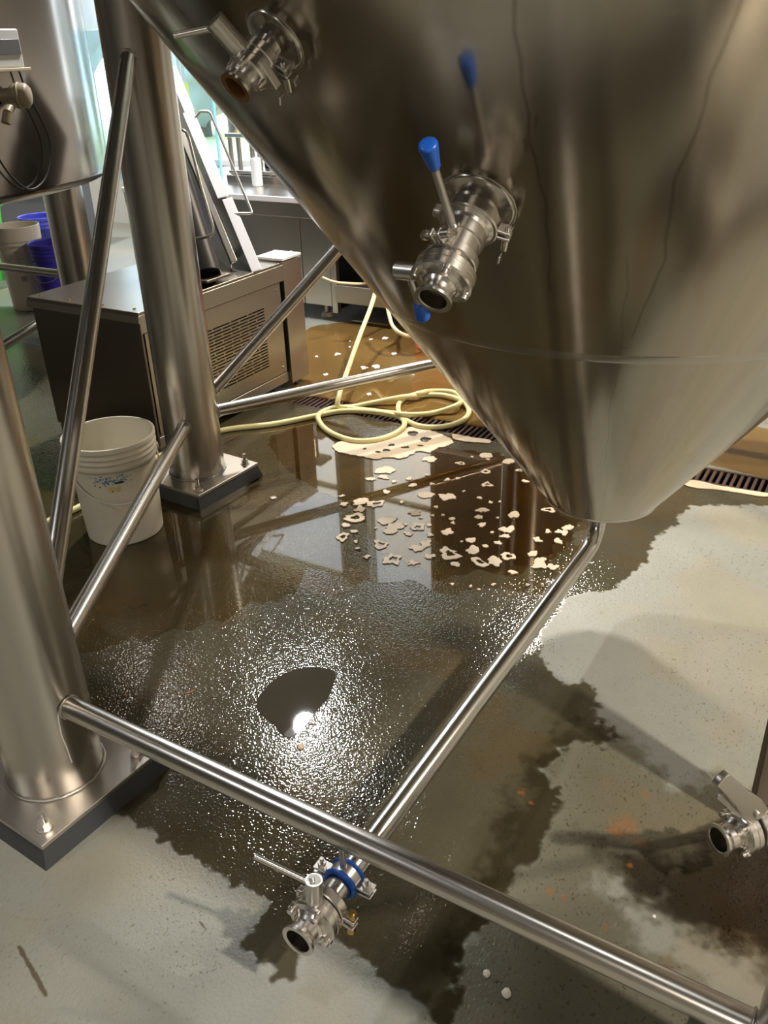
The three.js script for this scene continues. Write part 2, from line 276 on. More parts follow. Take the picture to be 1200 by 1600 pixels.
{
  const c1 = []; for (let i = 0; i <= 12; i++) { const h = mix(BOT, TOPH, i / 12); c1.push([rAt(h), h]); }
  part('cone', lathe(c1, 160), M.cone, tank);
  part('shell', lathe([[rAt(TOPH), TOPH], [rAt(TOPH) + 0.012, TOPH + 0.04], [rAt(TOPH) + 0.012, 3.9], [rAt(TOPH) - 0.1, 4.02], [0.9, 4.25], [0, 4.32]], 96), M.shell, tank);
  part('weld_seam', lathe([[rAt(SEAM - 0.011), SEAM - 0.011], [rAt(SEAM - 0.006) + 0.0012, SEAM - 0.006], [rAt(SEAM + 0.006) + 0.0012, SEAM + 0.006], [rAt(SEAM + 0.011), SEAM + 0.011]], 120), std([0.45, 0.43, 0.39], 0.24, 1), tank);
  const rb = rAt(BOT);
  part('bottom_cap', lathe([[0, BOT - 0.012], [rb - 0.012, BOT - 0.012], [rb - 0.003, BOT - 0.008], [rb + 0.001, BOT - 0.001], [rb + 0.0015, BOT + 0.004]], 72), std([0.6, 0.57, 0.53], 0.3, 1), tank);
  const pd = -0.5529, D = V(Math.sin(pd), 0, Math.cos(pd)), P = 0.18;
  const end = un(507, 1408, P).sub(CEN), run = end.clone().setY(0).dot(D);
  const path = new THREE.CurvePath(), pipeDir = D.clone();
  const bend = new THREE.CatmullRomCurve3([V(0, BOT, 0), V(0, BOT - 0.06, 0), ...[0, 0.25, 0.5, 0.75, 1].map((t) => { const a = t * Math.PI / 2, q = 0.085; return V(0, P + q - q * Math.sin(a), 0).addScaledVector(D, q - q * Math.cos(a)); }), V(0, P, 0).addScaledVector(D, 0.3), V(0, P, 0).addScaledVector(D, 0.7), V(0, P, 0).addScaledVector(D, run)], false, 'centripetal');
  const pg = new THREE.TubeGeometry(bend, 140, 0.0252, 28), uv = pg.attributes.uv; for (let i = 0; i < uv.count; i++) uv.setXY(i, uv.getY(i) * 0.16, uv.getX(i) * 1.6);
  part('outlet_pipe', pg, M.pipe, tank);
  tank.pipe = { D, end: V(0, P, 0).addScaledVector(D, run).add(CEN) };
}
const nutGeo = flatNormals(hexNut(0.0135, 0.017)), studGeo = rod(V(0, 0, 0), V(0, 0.045, 0), 0.0072, 0.0068, 14), washGeo = new THREE.CylinderGeometry(0.018, 0.019, 0.004, 24);
const boltGeo = merge([washGeo.clone().translate(0, 0.002, 0), nutGeo.clone().translate(0, 0.012, 0), studGeo]);
const PTURN = -34.9 * Math.PI / 180;
for (let k = 0; k < 6; k++) {
  const L = legAt(k), l = L.clone().sub(CEN);
  part('leg', rod(l.clone().setY(PLT), l.clone().setY(2.6), LR, LR, 64), M.leg, tank);
  const bead = new THREE.TorusGeometry(LR + 0.002, 0.0035, 8, 90), bp = bead.attributes.position;
  for (let i = 0; i < bp.count; i++) { const a = Math.atan2(bp.getY(i), bp.getX(i)), s = 1 + 0.012 * (vnoise(a * 26 + k * 7, 3) - 0.5) * 2; bp.setXYZ(i, bp.getX(i) * s, bp.getY(i) * s, bp.getZ(i)); } bead.computeVertexNormals();
  part('weld_bead', bead.rotateX(Math.PI / 2).translate(l.x, PLT + 0.002, l.z), M.weld, tank);
  const pl = part('base_plate', box(0.346, 0.012, 0.346, 0, 0, 0, 0.002), M.plate, tank); pl.position.set(l.x, PLT - 0.006, l.z); pl.rotation.y = PTURN;
  const gr = part('grout_pad', flatNormals(new THREE.CylinderGeometry(0.34 * 0.7071, 0.366 * 0.7071, PLT - 0.012, 4, 1).rotateY(Math.PI / 4)), M.grout, tank, 'dark grey grout pad'); gr.position.set(l.x, (PLT - 0.012) / 2 + 0.0002, l.z); gr.rotation.y = PTURN;
  for (const [a, b] of [[1, 1], [1, -1], [-1, 1], [-1, -1]]) { const m = part('bolt', boltGeo, M.valve, pl); m.position.set(a * 0.135, 0.006, b * 0.135); m.rotation.y = a + b * 2; }
}
{ // chalky run below the front brace on the near leg
  const o = legAt(0), pts = [[94, 1103], [91, 1118], [93, 1135], [97, 1152], [104, 1168], [108, 1180], [112, 1191]].map(([px, py]) => { const d = rayTo(px, py), ex = EYE.x - o.x, ez = EYE.z - o.z, a = d.x * d.x + d.z * d.z, b = 2 * (ex * d.x + ez * d.z), c = ex * ex + ez * ez - LR * LR; return EYE.clone().addScaledVector(d, (-b - Math.sqrt(Math.max(0, b * b - 4 * a * c))) / (2 * a)).sub(CEN); });
  part('mineral_drip', new THREE.TubeGeometry(new THREE.CatmullRomCurve3(pts), 50, 0.0019, 7), std([0.62, 0.6, 0.56], 0.7), tank, 'chalky white drip on the leg');
}
function braceBetween(i, h1, j, h2, name) {
  const a = legAt(i).sub(CEN).setY(h1), b = legAt(j).sub(CEN).setY(h2), d = b.clone().sub(a).normalize(), flat = Math.hypot(d.x, d.z);
  const A = a.clone().addScaledVector(d, (LR - 0.006) / flat), B = b.clone().addScaledVector(d, -(LR - 0.006) / flat);
  part(name, rod(A, B, BR, BR, 32), M.brace, tank);
  for (const [p, s] of [[A, 1], [B, -1]]) {                              // weld collar where the tube meets the leg
    const c = new THREE.TorusGeometry(BR + 0.001, 0.0026, 8, 40); c.applyQuaternion(new THREE.Quaternion().setFromUnitVectors(V(0, 0, 1), d)); const q = p.clone().addScaledVector(d, s * 0.009); part('weld_bead', c.translate(q.x, q.y, q.z), M.weld, tank);
  }
}
for (const [i, j] of [[0, 1], [1, 2], [2, 3], [3, 4], [0, 5]]) braceBetween(i, BRH, j, BRH, 'brace');
for (const [i, j] of [[0, 1], [1, 2], [2, 3]]) braceBetween(i, 0.29, j, 1.64, 'diagonal_brace');

// ---------------------------------------------------------------- sanitary valves
const grip = (len, r1, r2) => lathe([[0, 0], [r1 * 0.85, 0], [r1, 0.003], [mix(r1, r2, 0.5), len * 0.5], [r2, len - 0.006], [r2 * 0.92, len - 0.002], [r2 * 0.6, len], [0, len]], 28);
function clampRing(parent, s, r, w, ang, wing, mat = M.valve) {          // two-piece clamp round the axis: band, lugs and a bolt across
  const c = part('clamp', merge([latheHardZ([[r - 0.012, s - w / 2], [r - 0.002, s - w / 2], [r, s - w / 2 + 0.002], [r, s + w / 2 - 0.002], [r - 0.002, s + w / 2], [r - 0.012, s + w / 2]], 48),
    ...[-1, 1].map((q) => box(0.007, 0.026, w * 0.95, q * 0.0075, r + 0.009, s, 0.003).rotateZ(ang - Math.PI / 2)), box(0.02, 0.016, w * 0.9, 0, -r - 0.004, s, 0.005).rotateZ(ang - Math.PI / 2)]), mat, parent);
  const lay = (g) => g.translate(0, r + 0.013, s).rotateZ(ang - Math.PI / 2);
  if (wing) {
    part('wing_nut', lay(merge([rod(V(-0.018, 0, 0), V(0.03, 0, 0), 0.0042, 0.0042, 14), rod(V(0.014, 0, 0), V(0.044, 0, 0), 0.0072, 0.006, 18), box(0.016, 0.004, 0.014, 0.047, 0.0, 0.012, 0.0018).rotateY(-0.2), box(0.016, 0.004, 0.014, 0.047, 0, -0.012, 0.0018).rotateY(0.2)])), M.valve, c);
  } else {
    part('clamp_bolt', lay(merge([rod(V(-0.03, 0, 0), V(0.03, 0, 0), 0.0042, 0.0042, 14), rod(V(0.011, 0, 0), V(0.026, 0, 0), 0.0085, 0.0085, 18), flatNormals(hexNut(0.009, 0.008)).rotateZ(Math.PI / 2).translate(-0.022, 0, 0)])), wing === null ? M.brass : M.valve, c);
  }
  return c;
}
function valveBody(parent, s, R, len, ro, tube, bore = M.bore) {         // body from s, disc radius R, outlet ferrule radius ro
  part('valve_body', merge([latheHardZ([[tube, s - 0.004], [R * 0.8, s - 0.002], [R * 0.95, s], [R, s + 0.002], [R, s + 0.012], [R - 0.0012, s + 0.0128], [R - 0.0012, s + 0.0142], [R, s + 0.015], [R, s + 0.026], [R * 0.94, s + 0.029], [R * 0.72, s + 0.031], [ro * 0.95, s + 0.036]], 56)]), M.valve, parent);
  part('outlet_ferrule', latheHardZ([[ro * 0.95, s + 0.034], [ro * 0.83, s + 0.042], [ro * 0.83, s + len - 0.016], [ro * 0.93, s + len - 0.006], [ro, s + len - 0.005], [ro, s + len], [ro * 0.8, s + len + 0.0004], [ro * 0.74, s + len - 0.001]], 48), M.valve, parent);
  part('bore', latheHardZ([[ro * 0.74, s + len - 0.001], [ro * 0.72, s + 0.04], [0, s + 0.038]], 40), bore, parent);
  for (let k = 0; k < 4; k++) { const a = Math.PI / 4 + k * Math.PI / 2 + 0.25, g = merge([rod(V(0, 0, 0), V(0, 0, 0.012), 0.0062, 0.0058, 16), rod(V(0, 0, -0.004), V(0, 0, 0.004), 0.0085, 0.0085, 18)]); part('bolt', g.translate(Math.cos(a) * R * 0.86, Math.sin(a) * R * 0.86, s + 0.03), M.valve, parent); }
}
function place(t, p, n, up) { t.position.copy(p); basis(t, n, up); return t; }
const upOn = (n) => V(0, 1, 0).addScaledVector(n, -n.y).normalize();

// nozzles welded to the cone
function nozzle(p, n, rp_, rt, len) {
  const h = new THREE.Group(); basis(h, n, upOn(n)); h.updateMatrix(); const q = h.quaternion, o = p.clone().sub(CEN);
  const set = (g) => g.applyQuaternion(q).translate(o.x, o.y, o.z);
  part('nozzle_pad', set(latheZ([[rt, 0.012], [rp_ * 0.8, 0.006], [rp_ - 0.004, 0.004], [rp_, 0.001], [rp_ + 0.001, -0.012]], 56)), std([0.5, 0.47, 0.43], 0.22, 1), tank);
  const wb = new THREE.TorusGeometry(rp_ + 0.001, 0.002, 8, 80), wp = wb.attributes.position; for (let i = 0; i < wp.count; i++) { const a = Math.atan2(wp.getY(i), wp.getX(i)), c = 1 + 0.02 * (vnoise(a * 20, 5) - 0.5); wp.setXYZ(i, wp.getX(i) * c, wp.getY(i) * c, wp.getZ(i) - 0.002); } wb.computeVertexNormals();
  part('weld_bead', set(wb), M.weld, tank);
  part('nozzle', set(latheHardZ([[rt, -0.03], [rt, len - 0.008], [rt * 1.16, len - 0.003], [rt * 1.16, len], [rt * 0.85, len]], 48)), M.valve, tank);
}
const N1 = conePoint(746, 319), n1 = coneNormal(N1), N2 = conePoint(429, 62), n2 = coneNormal(N2);
nozzle(N1, n1, 0.068, 0.043, 0.034);
nozzle(N2, n2, 0.054, 0.021, 0.036);
{ // twin valve in the middle of the cone
  const t = thing('butterfly_valve', 'stacked pair of steel valves with two blue handle grips on the cone', 'valve', V(0, 0, 0)); place(t, N1, n1, upOn(n1));
  clampRing(t, 0.038, 0.054, 0.022, -0.35, true);
  part('upper_body', latheHardZ([[0.05, 0.046], [0.046, 0.05], [0.041, 0.054], [0.039, 0.06], [0.039, 0.078], [0.041, 0.079], [0.041, 0.083], [0.037, 0.084], [0.037, 0.112], [0.042, 0.116], [0.042, 0.12]], 48), M.valve, t);
  part('handle_collar', flatNormals(hexNut(0.0125, 0.012)).translate(0, 0.04, 0.088), M.valve, t);
  const dir = V(0.07, 1, 0.02).normalize();
  part('handle_rod', rod(V(0, 0.04, 0.088), V(0, 0.04, 0.088).addScaledVector(dir, 0.142), 0.0072, 0.0065, 20), M.valveSatin, t);
  const g = part('grip', grip(0.05, 0.0098, 0.0158), M.blue, t, 'blue plastic grip'); g.position.set(0, 0.04, 0.088).addScaledVector(dir, 0.129); g.quaternion.setFromUnitVectors(V(0, 1, 0), dir);
  clampRing(t, 0.122, 0.046, 0.018, 1.75, false); 
  part('lower_neck', latheHardZ([[0.042, 0.124], [0.042, 0.128], [0.031, 0.131], [0.031, 0.145]], 40), M.valve, t);
  valveBody(t, 0.143, 0.053, 0.066, 0.0325, 0.03);
  part('stem', merge([rod(V(-0.045, 0, 0.156), V(-0.052, 0, 0.156), 0.012, 0.012, 24), rod(V(-0.05, 0, 0.156), V(-0.092, 0, 0.156), 0.0155, 0.0155, 28), rod(V(-0.092, 0, 0.156), V(-0.0925, 0, 0.156), 0.011, 0.011, 24)]), M.valveSatin, t);
  const d2 = V(-0.06, -1, 0.04).normalize(), s0 = V(-0.072, -0.008, 0.156);
  part('handle_rod', rod(s0, s0.clone().addScaledVector(d2, 0.088), 0.0056, 0.0056, 18), M.valveSatin, t);
  const g2 = part('grip', grip(0.038, 0.0105, 0.0145), M.blue, t, 'blue plastic grip'); g2.position.copy(s0).addScaledVector(d2, 0.076); g2.quaternion.setFromUnitVectors(V(0, 1, 0), d2);
}
{ // small valve high on the left of the cone
  const t = thing('butterfly_valve', 'small steel sample valve with a brown stained outlet high on the cone', 'valve', V(0, 0, 0)); place(t, N2, n2, upOn(n2));
  clampRing(t, 0.04, 0.035, 0.018, -0.5, true);
  valveBody(t, 0.048, 0.034, 0.06, 0.0268, 0.026, M.stain);
  part('stain_ring', latheHardZ([[0.0262, 0.1084], [0.0268, 0.1087], [0.021, 0.1094], [0.0195, 0.108]], 40), M.stain, t, 'brown residue on the outlet rim');
  part('side_lug', box(0.03, 0.05, 0.014, 0.022, -0.012, 0.062, 0.002), M.valveSatin, t);
  const d = V(-0.2, 0.97, 0.05).normalize(), a = V(0, 0, 0.058).addScaledVector(d, 0.028), b = V(0, 0, 0.058).addScaledVector(d, 0.086);
  part('stem', merge([rod(a, b, 0.0165, 0.0165, 32), rod(b, b.clone().addScaledVector(d, 0.0008), 0.0125, 0.0125, 28)]), M.valveSatin, t);
  const l0 = V(0, 0, 0.058).addScaledVector(d, 0.074), ld = V(-0.685, 0.32, 0.67).normalize();
  part('handle_rod', rod(l0, l0.clone().addScaledVector(ld, 0.072), 0.0054, 0.0054, 18), M.valveSatin, t);
}
{ // valve on the end of the outlet pipe
  const { D, end } = tank.pipe, t = thing('butterfly_valve', 'steel valve closing the outlet pipe near the front, lever pointing left', 'valve', V(0, 0, 0)); place(t, end, D, V(0, 1, 0));
  part('inlet_ferrule', latheHardZ([[0.0256, -0.012], [0.0262, -0.002], [0.038, 0.002], [0.038, 0.01]], 40), M.valve, t);
  clampRing(t, 0.008, 0.047, 0.02, -0.12, null);
  valveBody(t, 0.022, 0.0485, 0.07, 0.0325, 0.03);
  const a = V(0, 0.044, 0.035), b = V(0, 0.092, 0.03);
  part('stem', merge([rod(a, b, 0.0155, 0.0155, 32), rod(b, b.clone().add(V(0, 0.0008, 0)), 0.012, 0.012, 28), rod(V(-0.004, 0.082, 0.03), V(-0.004, 0.099, 0.03), 0.005, 0.005, 12)]), M.valveSatin, t);
  const l0 = V(-0.01, 0.083, 0.032), ld = V(-0.92, 0.2, 0.15).normalize();
  part('handle_rod', rod(l0, l0.clone().addScaledVector(ld, 0.108), 0.0058, 0.0054, 20), M.valve, t);
}
{ // hanger that carries the pipe from the brace
  const { D } = tank.pipe, c = V(CEN.x, 0.18, CEN.z), k = un(537, 1372, 0.18).sub(c).dot(D), p = c.clone().addScaledVector(D, k);
  const t = thing('pipe_hanger', 'steel pipe clamp with blue gaskets hanging from the front brace', 'pipe clamp', V(0, 0, 0)); place(t, p, D, V(0, 1, 0));
  part('clamp_band', latheHardZ([[0.0275, -0.012], [0.0315, -0.012], [0.0325, -0.01], [0.0325, 0.01], [0.0315, 0.012], [0.0275, 0.012]], 48), M.valveSatin, t);
  for (const s of [-1, 1]) part('gasket', new THREE.TorusGeometry(0.0305, 0.0055, 12, 48).translate(0, 0, s * 0.0145), M.blue, t, 'blue rubber gasket');
  for (const s of [-1, 1]) {
    const lug = part('lug', merge([0.006, -0.006].map((y) => box(0.034, 0.004, 0.026, s * 0.047, y, 0, 0.002))), M.valveSatin, t);
    part('bolt', merge([rod(V(0, -0.018, 0), V(0, 0.026, 0), 0.004, 0.004, 12), flatNormals(hexNut(0.0085, 0.008)).translate(0, 0.012, 0), flatNormals(hexNut(0.0085, 0.007)).translate(0, -0.011, 0)]).translate(s * 0.05, 0, 0), M.valve, lug);
  }
  part('hanger_rod', rod(V(0, 0.03, 0), V(0, 0.112, 0), 0.0068, 0.0068, 18), M.valveSatin, t);
}
// ---------------------------------------------------------------- stand with a valve at the right edge
{
  const o = un(1186, 1272), h = 0.16, tip = un(1122, 1313, h);
  const t = thing('pipe_stand', 'dark steel stand post with base plate and short pipe at the right edge', 'stand', o.clone());
  const L = (p) => p.clone().sub(o);
  const a = un(1163, 1292).sub(o), sh = new THREE.Shape([[0, 0], [0.035, 0], [0.05, 0.06], [0.085, 0.22], [0.1, 0.5], [0.1, 1.0], [0, 1.0]].map((q) => new THREE.Vector2(...q)));
  const post = new THREE.ExtrudeGeometry(sh, { depth: 0.012, bevelEnabled: true, bevelSize: 0.002, bevelThickness: 0.002, bevelSegments: 2 });
  part('post', post.rotateY(0.35).translate(a.x, 0.008, a.z), M.darkPanel, t);
  part('base_plate', box(0.24, 0.008, 0.16, 0.13, 0.004, 0.06, 0.003), M.darkPanel, t);
  for (const [x, z] of [[0.03, 0.03], [0.09, 0.07]]) part('bolt', merge([new THREE.CylinderGeometry(0.016, 0.016, 0.003, 24).translate(0, 0.0015, 0), rod(V(0, 0, 0), V(0, 0.012, 0), 0.009, 0.008, 18)]).translate(x, 0.008, z), M.valveSatin, t);
  const n = V(-0.93, 0.02, 0.37).normalize(), back = tip.clone().addScaledVector(n, -0.098);
  part('pipe', rod(L(back), L(back.clone().addScaledVector(n, -0.3)), 0.0265, 0.0265, 32), M.pipe, t);
  part('saddle', rod(L(back.clone().addScaledVector(n, -0.16)).setY(0.006), L(back.clone().addScaledVector(n, -0.16)), 0.012, 0.012, 18), M.darkPanel, t);
  const v = thing('butterfly_valve', 'shiny steel valve with a cast squeeze handle at the right edge', 'valve', V(0, 0, 0)); place(v, back, n, V(0, 1, 0));
  part('inlet_ferrule', latheHardZ([[0.0266, -0.012], [0.027, -0.002], [0.038, 0.002], [0.038, 0.008]], 40), M.valve, v);
  clampRing(v, 0.007, 0.047, 0.02, -1.75, true);
  valveBody(v, 0.024, 0.047, 0.074, 0.0325, 0.03);
  part('stem', rod(V(0, 0.044, 0.037), V(0, 0.062, 0.037), 0.013, 0.013, 24), M.valveSatin, v);
  const hs = new THREE.Shape(); hs.moveTo(-0.014, -0.012); hs.quadraticCurveTo(0, -0.022, 0.014, -0.012); hs.lineTo(0.016, 0.02); hs.quadraticCurveTo(0.014, 0.05, 0.012, 0.07); hs.lineTo(0.0095, 0.15); hs.quadraticCurveTo(0, 0.156, -0.0095, 0.15); hs.lineTo(-0.012, 0.07); hs.quadraticCurveTo(-0.016, 0.05, -0.016, 0.02); hs.closePath();
  const hg = () => new THREE.ExtrudeGeometry(hs, { depth: 0.007, bevelEnabled: true, bevelSize: 0.002, bevelThickness: 0.002, bevelSegments: 3, curveSegments: 10 });
  const up = part('squeeze_handle', merge([hg().rotateX(0.1), rod(V(0, 0, -0.004), V(0, 0, 0.013), 0.006, 0.006, 16)]), M.valve, v); const hold = (m, x, y, z, a, k) => { m.position.set(x, y, z); m.quaternion.setFromRotationMatrix(new THREE.Matrix4().makeBasis(V(0, a.z, -a.y), a, V(1, 0, 0)).multiply(new THREE.Matrix4())); m.scale.setScalar(k); }; hold(up, 0.012, 0.07, 0.038, V(0, 0.76, 0.65).normalize(), 1.38);
  const lo = part('trigger', hg().scale(0.75, 0.66, 0.8), M.valveSatin, v); hold(lo, 0.0, 0.066, 0.058, V(0, 0.72, 0.7).normalize(), 1);
  part('handle_hub', lathe([[0, 0], [0.021, 0], [0.021, 0.012], [0.015, 0.03], [0, 0.032]], 28).translate(0, 0.05, 0.037), M.valve, v);
}

// ---------------------------------------------------------------- second tank on the left
{
  const c = V(-3.05, 0, -5.0), R = 1.6, h = 0.97, t = thing('storage_tank', 'second stainless tank with a rounded bottom edge at upper left', 'tank', c.clone());
  const skin = std([0.4, 0.37, 0.34], 0.17 / 0.42, 1, { roughnessMap: tex(brushed, 1, 14), anisotropy: 0.5, anisotropyRotation: Math.PI / 2 });
  part('shell', lathe([[R - 0.02, h + 0.0], [R - 0.006, h + 0.012], [R, h + 0.04], [R, 3.6], [R - 0.1, 3.8], [0, 4.1]], 120), skin, t);
  part('bottom_dish', lathe([[0, h - 0.03], [0.8, h - 0.02], [R - 0.12, h - 0.012], [R - 0.02, h + 0.0]], 96), M.shell, t);
  const rel_ = (p) => p.clone().sub(c), P1 = at(117, 400, 5.15).setY(0);
  const others = [V(-4.25, 0, -4.5), V(-3.9, 0, -6.1)], foot1 = at(-75, 590, 4.2), leg1 = foot1.clone().setY(0);
  for (const p of [P1, leg1, ...others]) {
    const q = rel_(p); part('leg', rod(q.clone().setY(0.03), q.clone().setY(h + 0.05), LR, LR, 48), M.leg, t);
    part('base_plate', box(0.34, 0.03, 0.34, q.x, 0.015, q.z, 0.003), M.plate, t);
  }
  const b1 = rel_(P1).setY(0.4); part('brace', rod(b1, rel_(un(-60, 409, 0.4)), BR, BR, 24), M.brace, t);
  part('brace', rod(rel_(foot1), rel_(at(62, 505, 4.5)), BR, BR, 24), M.brace, t);
  part('brace', rod(rel_(at(62, 505, 4.5)), b1.clone().setY(0.36), BR, BR, 24), M.brace, t);
  // points on the shell seen at the left edge
  const onShell = (px, py, off) => { const d = rayTo(px, py), o = EYE.clone().sub(c), a = d.x * d.x + d.z * d.z, b = 2 * (o.x * d.x + o.z * d.z), k = o.x * o.x + o.z * o.z - (R + off) ** 2, s = (-b - Math.sqrt(b * b - 4 * a * k)) / (2 * a); return EYE.clone().addScaledVector(d, s); };
  const out = (p) => V(p.x - c.x, 0, p.z - c.z).normalize();
  { const p = onShell(4, 76, 0.03), u = thing('control_box', 'pale grey control box fixed to the second tank at the left edge', 'control box', V(0, 0, 0)); place(u, p, out(p), V(0, 1, 0));
    part('case', box(0.2, 0.15, 0.06, -0.02, 0, 0, 0.008), std([0.55, 0.54, 0.52], 0.4), u); part('screen', box(0.16, 0.06, 0.006, -0.01, 0.005, 0.032, 0.002), std([0.12, 0.12, 0.12], 0.25), u); part('sill', box(0.22, 0.014, 0.08, -0.01, -0.082, 0.004, 0.003), std([0.5, 0.43, 0.3], 0.5), u); }
  { const p = onShell(20, 150, 0.05), u = thing('tank_tap', 'tan plastic wrapped tap sticking out of the second tank', 'tap', V(0, 0, 0)); place(u, p, out(p), V(0, 1, 0));
    part('tap_body', latheZ([[0.03, -0.05], [0.034, -0.01], [0.045, 0.0], [0.052, 0.02], [0.05, 0.06], [0.036, 0.075], [0, 0.078]], 32).rotateY(0.5), M.tan, u); part('tap_handle', merge([rod(V(-0.02, -0.02, 0.02), V(-0.1, -0.06, 0.05), 0.022, 0.017, 20), rod(V(-0.1, -0.06, 0.05), V(-0.12, -0.1, 0.05), 0.018, 0.02, 18)]), M.tan, u); part('tap_collar', new THREE.TorusGeometry(0.05, 0.006, 10, 36).rotateY(0.5).translate(0.01, 0, 0.03), M.tan, u); }
  { const pts = [[22, 94], [30, 112], [42, 145], [60, 178], [76, 215], [79, 245], [70, 280], [48, 296], [22, 280], [-2, 248], [-20, 210]].map(([a, b]) => onShell(a, b, 0.025));
    solo('cable', new THREE.TubeGeometry(new THREE.CatmullRomCurve3(pts), 80, 0.0045, 8), M.black, 'thin black cable looping down the side of the second tank', 'cable'); }
}

// ---------------------------------------------------------------- cooling unit with tilted cover (room axes)
{
  const x0 = -3.25, x1 = -2.62, d0 = 2.5, d1 = 3.62, H = 0.645, W = x1 - x0, D = d1 - d0;
  const t = thing('cooling_unit', 'dark steel floor cabinet with a louvred side behind the tank leg', 'cabinet', rp((x0 + x1) / 2, 0, d0), RY), z = (d) => -d;
  part('side_panel', box(W, H - 0.1, 0.012, 0, 0.06 + (H - 0.1) / 2, -0.006, 0.002), M.darkPanel, t);
  part('side_panel', box(W, H - 0.1, 0.012, 0, 0.06 + (H - 0.1) / 2, -D + 0.006, 0.002), M.darkPanel, t);
  part('side_panel', box(0.012, H - 0.1, D - 0.03, -W / 2 + 0.006, 0.06 + (H - 0.1) / 2, -D / 2, 0.002), M.darkPanel, t);
  part('top_panel', box(W + 0.024, 0.022, D - 0.14, 0, H - 0.011, -(D - 0.16) / 2, 0.003), steelOf([0.34, 0.3, 0.25], 0.3, 1.5, 1.2), t);
  part('top_rim', merge([box(W + 0.03, 0.03, 0.006, 0, H - 0.03, 0.012, 0.002), box(0.006, 0.075, D - 0.14, W / 2 + 0.012, H - 0.05, -(D - 0.16) / 2, 0.002)]), M.panel, t);
  part('core', box(W - 0.06, H - 0.12, D - 0.08, 0, 0.06 + (H - 0.1) / 2, -D / 2, 0.002), M.black, t);
  const fx = W / 2, py0 = 0.1, py1 = H - 0.095, dd0 = 0.02, dd1 = D - 0.17; // louvred panel on the right side
  const lp = part('louvred_panel', new THREE.BufferGeometry(), M.panel, t);
  { // panel with real slots: strips and short bridges around the openings
    const rows = 21, cols = 4, ys = [], la = dd0 + 0.28, lb = dd1 - 0.14, ya = py0 + 0.06, yb = py1 - 0.09, gs = [], px = fx - 0.004, T2 = 0.008;
    const bx = (y0, y1, a, b) => gs.push(new THREE.BoxGeometry(T2, y1 - y0, b - a).translate(px, (y0 + y1) / 2, -(a + b) / 2));
    bx(py0, ya, dd0, dd1); bx(yb, py1, dd0, dd1); bx(ya, yb, dd0, la); bx(ya, yb, lb, dd1);
    const p = (yb - ya) / rows, sl = 0.0065;
    for (let r = 0; r < rows; r++) {
      bx(ya + r * p, ya + (r + 1) * p - sl, la, lb); const sh = (r % 2) * 0.5, cw = (lb - la) / cols;
      for (let c = 0; c <= cols; c++) { const m = la + (c + sh) * cw; if (m > la + 0.004 && m < lb - 0.004) bx(ya + (r + 1) * p - sl, ya + (r + 1) * p, m - 0.005, m + 0.005); }
    }
    lp.geometry = merge(gs);
  }
  part('corner_post', box(0.05, H - 0.03, 0.15, fx - 0.01, (H - 0.03) / 2 + 0.03, -D + 0.075, 0.003), M.panel, t);
  part('post_cap', box(0.16, 0.012, 0.16, fx - 0.06, H + 0.012, -D + 0.08, 0.002), M.edge, t, 'pale cap plate');
  part('bottom_rail', box(0.012, 0.05, D - 0.16, fx - 0.008, 0.068, -(D - 0.15) / 2, 0.002), M.panel, t);
  const foot = merge([box(0.02, 0.1, 0.05, 0, 0.055, 0, 0.003), new THREE.CylinderGeometry(0.02, 0.022, 0.008, 20).translate(0, 0.004, 0)]);
  for (const [x, d] of [[-fx + 0.02, 0.03], [fx - 0.02, 0.03], [-fx + 0.02, D - 0.04], [fx - 0.02, D - 0.06]]) part('foot', foot, M.darkPanel, t).position.set(x, 0, -d);
  const scr = merge([new THREE.CylinderGeometry(0.006, 0.007, 0.005, 12).translate(0, 0.0025, 0)]);
  for (const [x, d] of [[-0.28, 0.03], [-0.1, 0.02], [0.1, 0.02], [0.27, 0.03], [-0.28, 0.4], [0.0, 0.85], [0.2, 0.9]]) part('screw', scr, M.brass, t).position.set(x, H, -d);
  for (const [y, d] of [[py1 - 0.03, dd1 - 0.03], [py0 + 0.03, dd1 - 0.03], [py1 - 0.03, 0.06]]) { const m = part('screw', scr, M.valveSatin, t); m.position.set(fx, y, -d); m.rotation.z = -Math.PI / 2; }
  part('latch', merge([box(0.03, 0.05, 0.03, 0, 0.025, 0, 0.003), rod(V(0, 0.04, 0), V(0, 0.075, 0), 0.006, 0.006, 12)]).translate(-0.02, H, -0.72), M.valveSatin, t);

  // tilted cover standing open on the cabinet
  const foot0 = rp(x1 + 0.0, H + 0.005, d0 + 0.75), tp = at(268, 118, 4.28), ax = tp.clone().sub(foot0), Lc = ax.length(), cv = thing('tilted_cover', 'open tilted machine cover with white edge and wire handles above the cabinet', 'cover', foot0.clone());
  { const y = ax.clone().normalize(), zz = V(0.36, 0, 0.93), z2 = zz.clone().addScaledVector(y, -zz.dot(y)).normalize(), x = y.clone().cross(z2); cv.quaternion.setFromRotationMatrix(new THREE.Matrix4().makeBasis(x, y, z2)); }
  part('edge_strip', box(0.05, Lc * 0.36, 0.006, 0.02, Lc * 0.17, 0.004, 0.002), M.edge, cv); part('edge_strip', box(0.056, Lc * 0.44, 0.006, 0.006, Lc * 0.58, 0.004, 0.002), M.edge, cv); part('edge_strip', box(0.05, Lc * 0.24, 0.006, 0.014, Lc * 0.92, 0.004, 0.002), M.edge, cv);
  part('cover_panel', box(0.012, Lc * 1.02, 0.5, 0.02, Lc * 0.53, -0.255, 0.003), M.panel, cv);
  part('inner_panel', merge([box(0.008, Lc * 0.62, 0.46, -0.075, Lc * 0.31 + 0.07, -0.25, 0.003), box(0.008, 0.03, 0.46, -0.06, Lc * 0.62, -0.25, 0.003)]), M.darkPanel, cv);
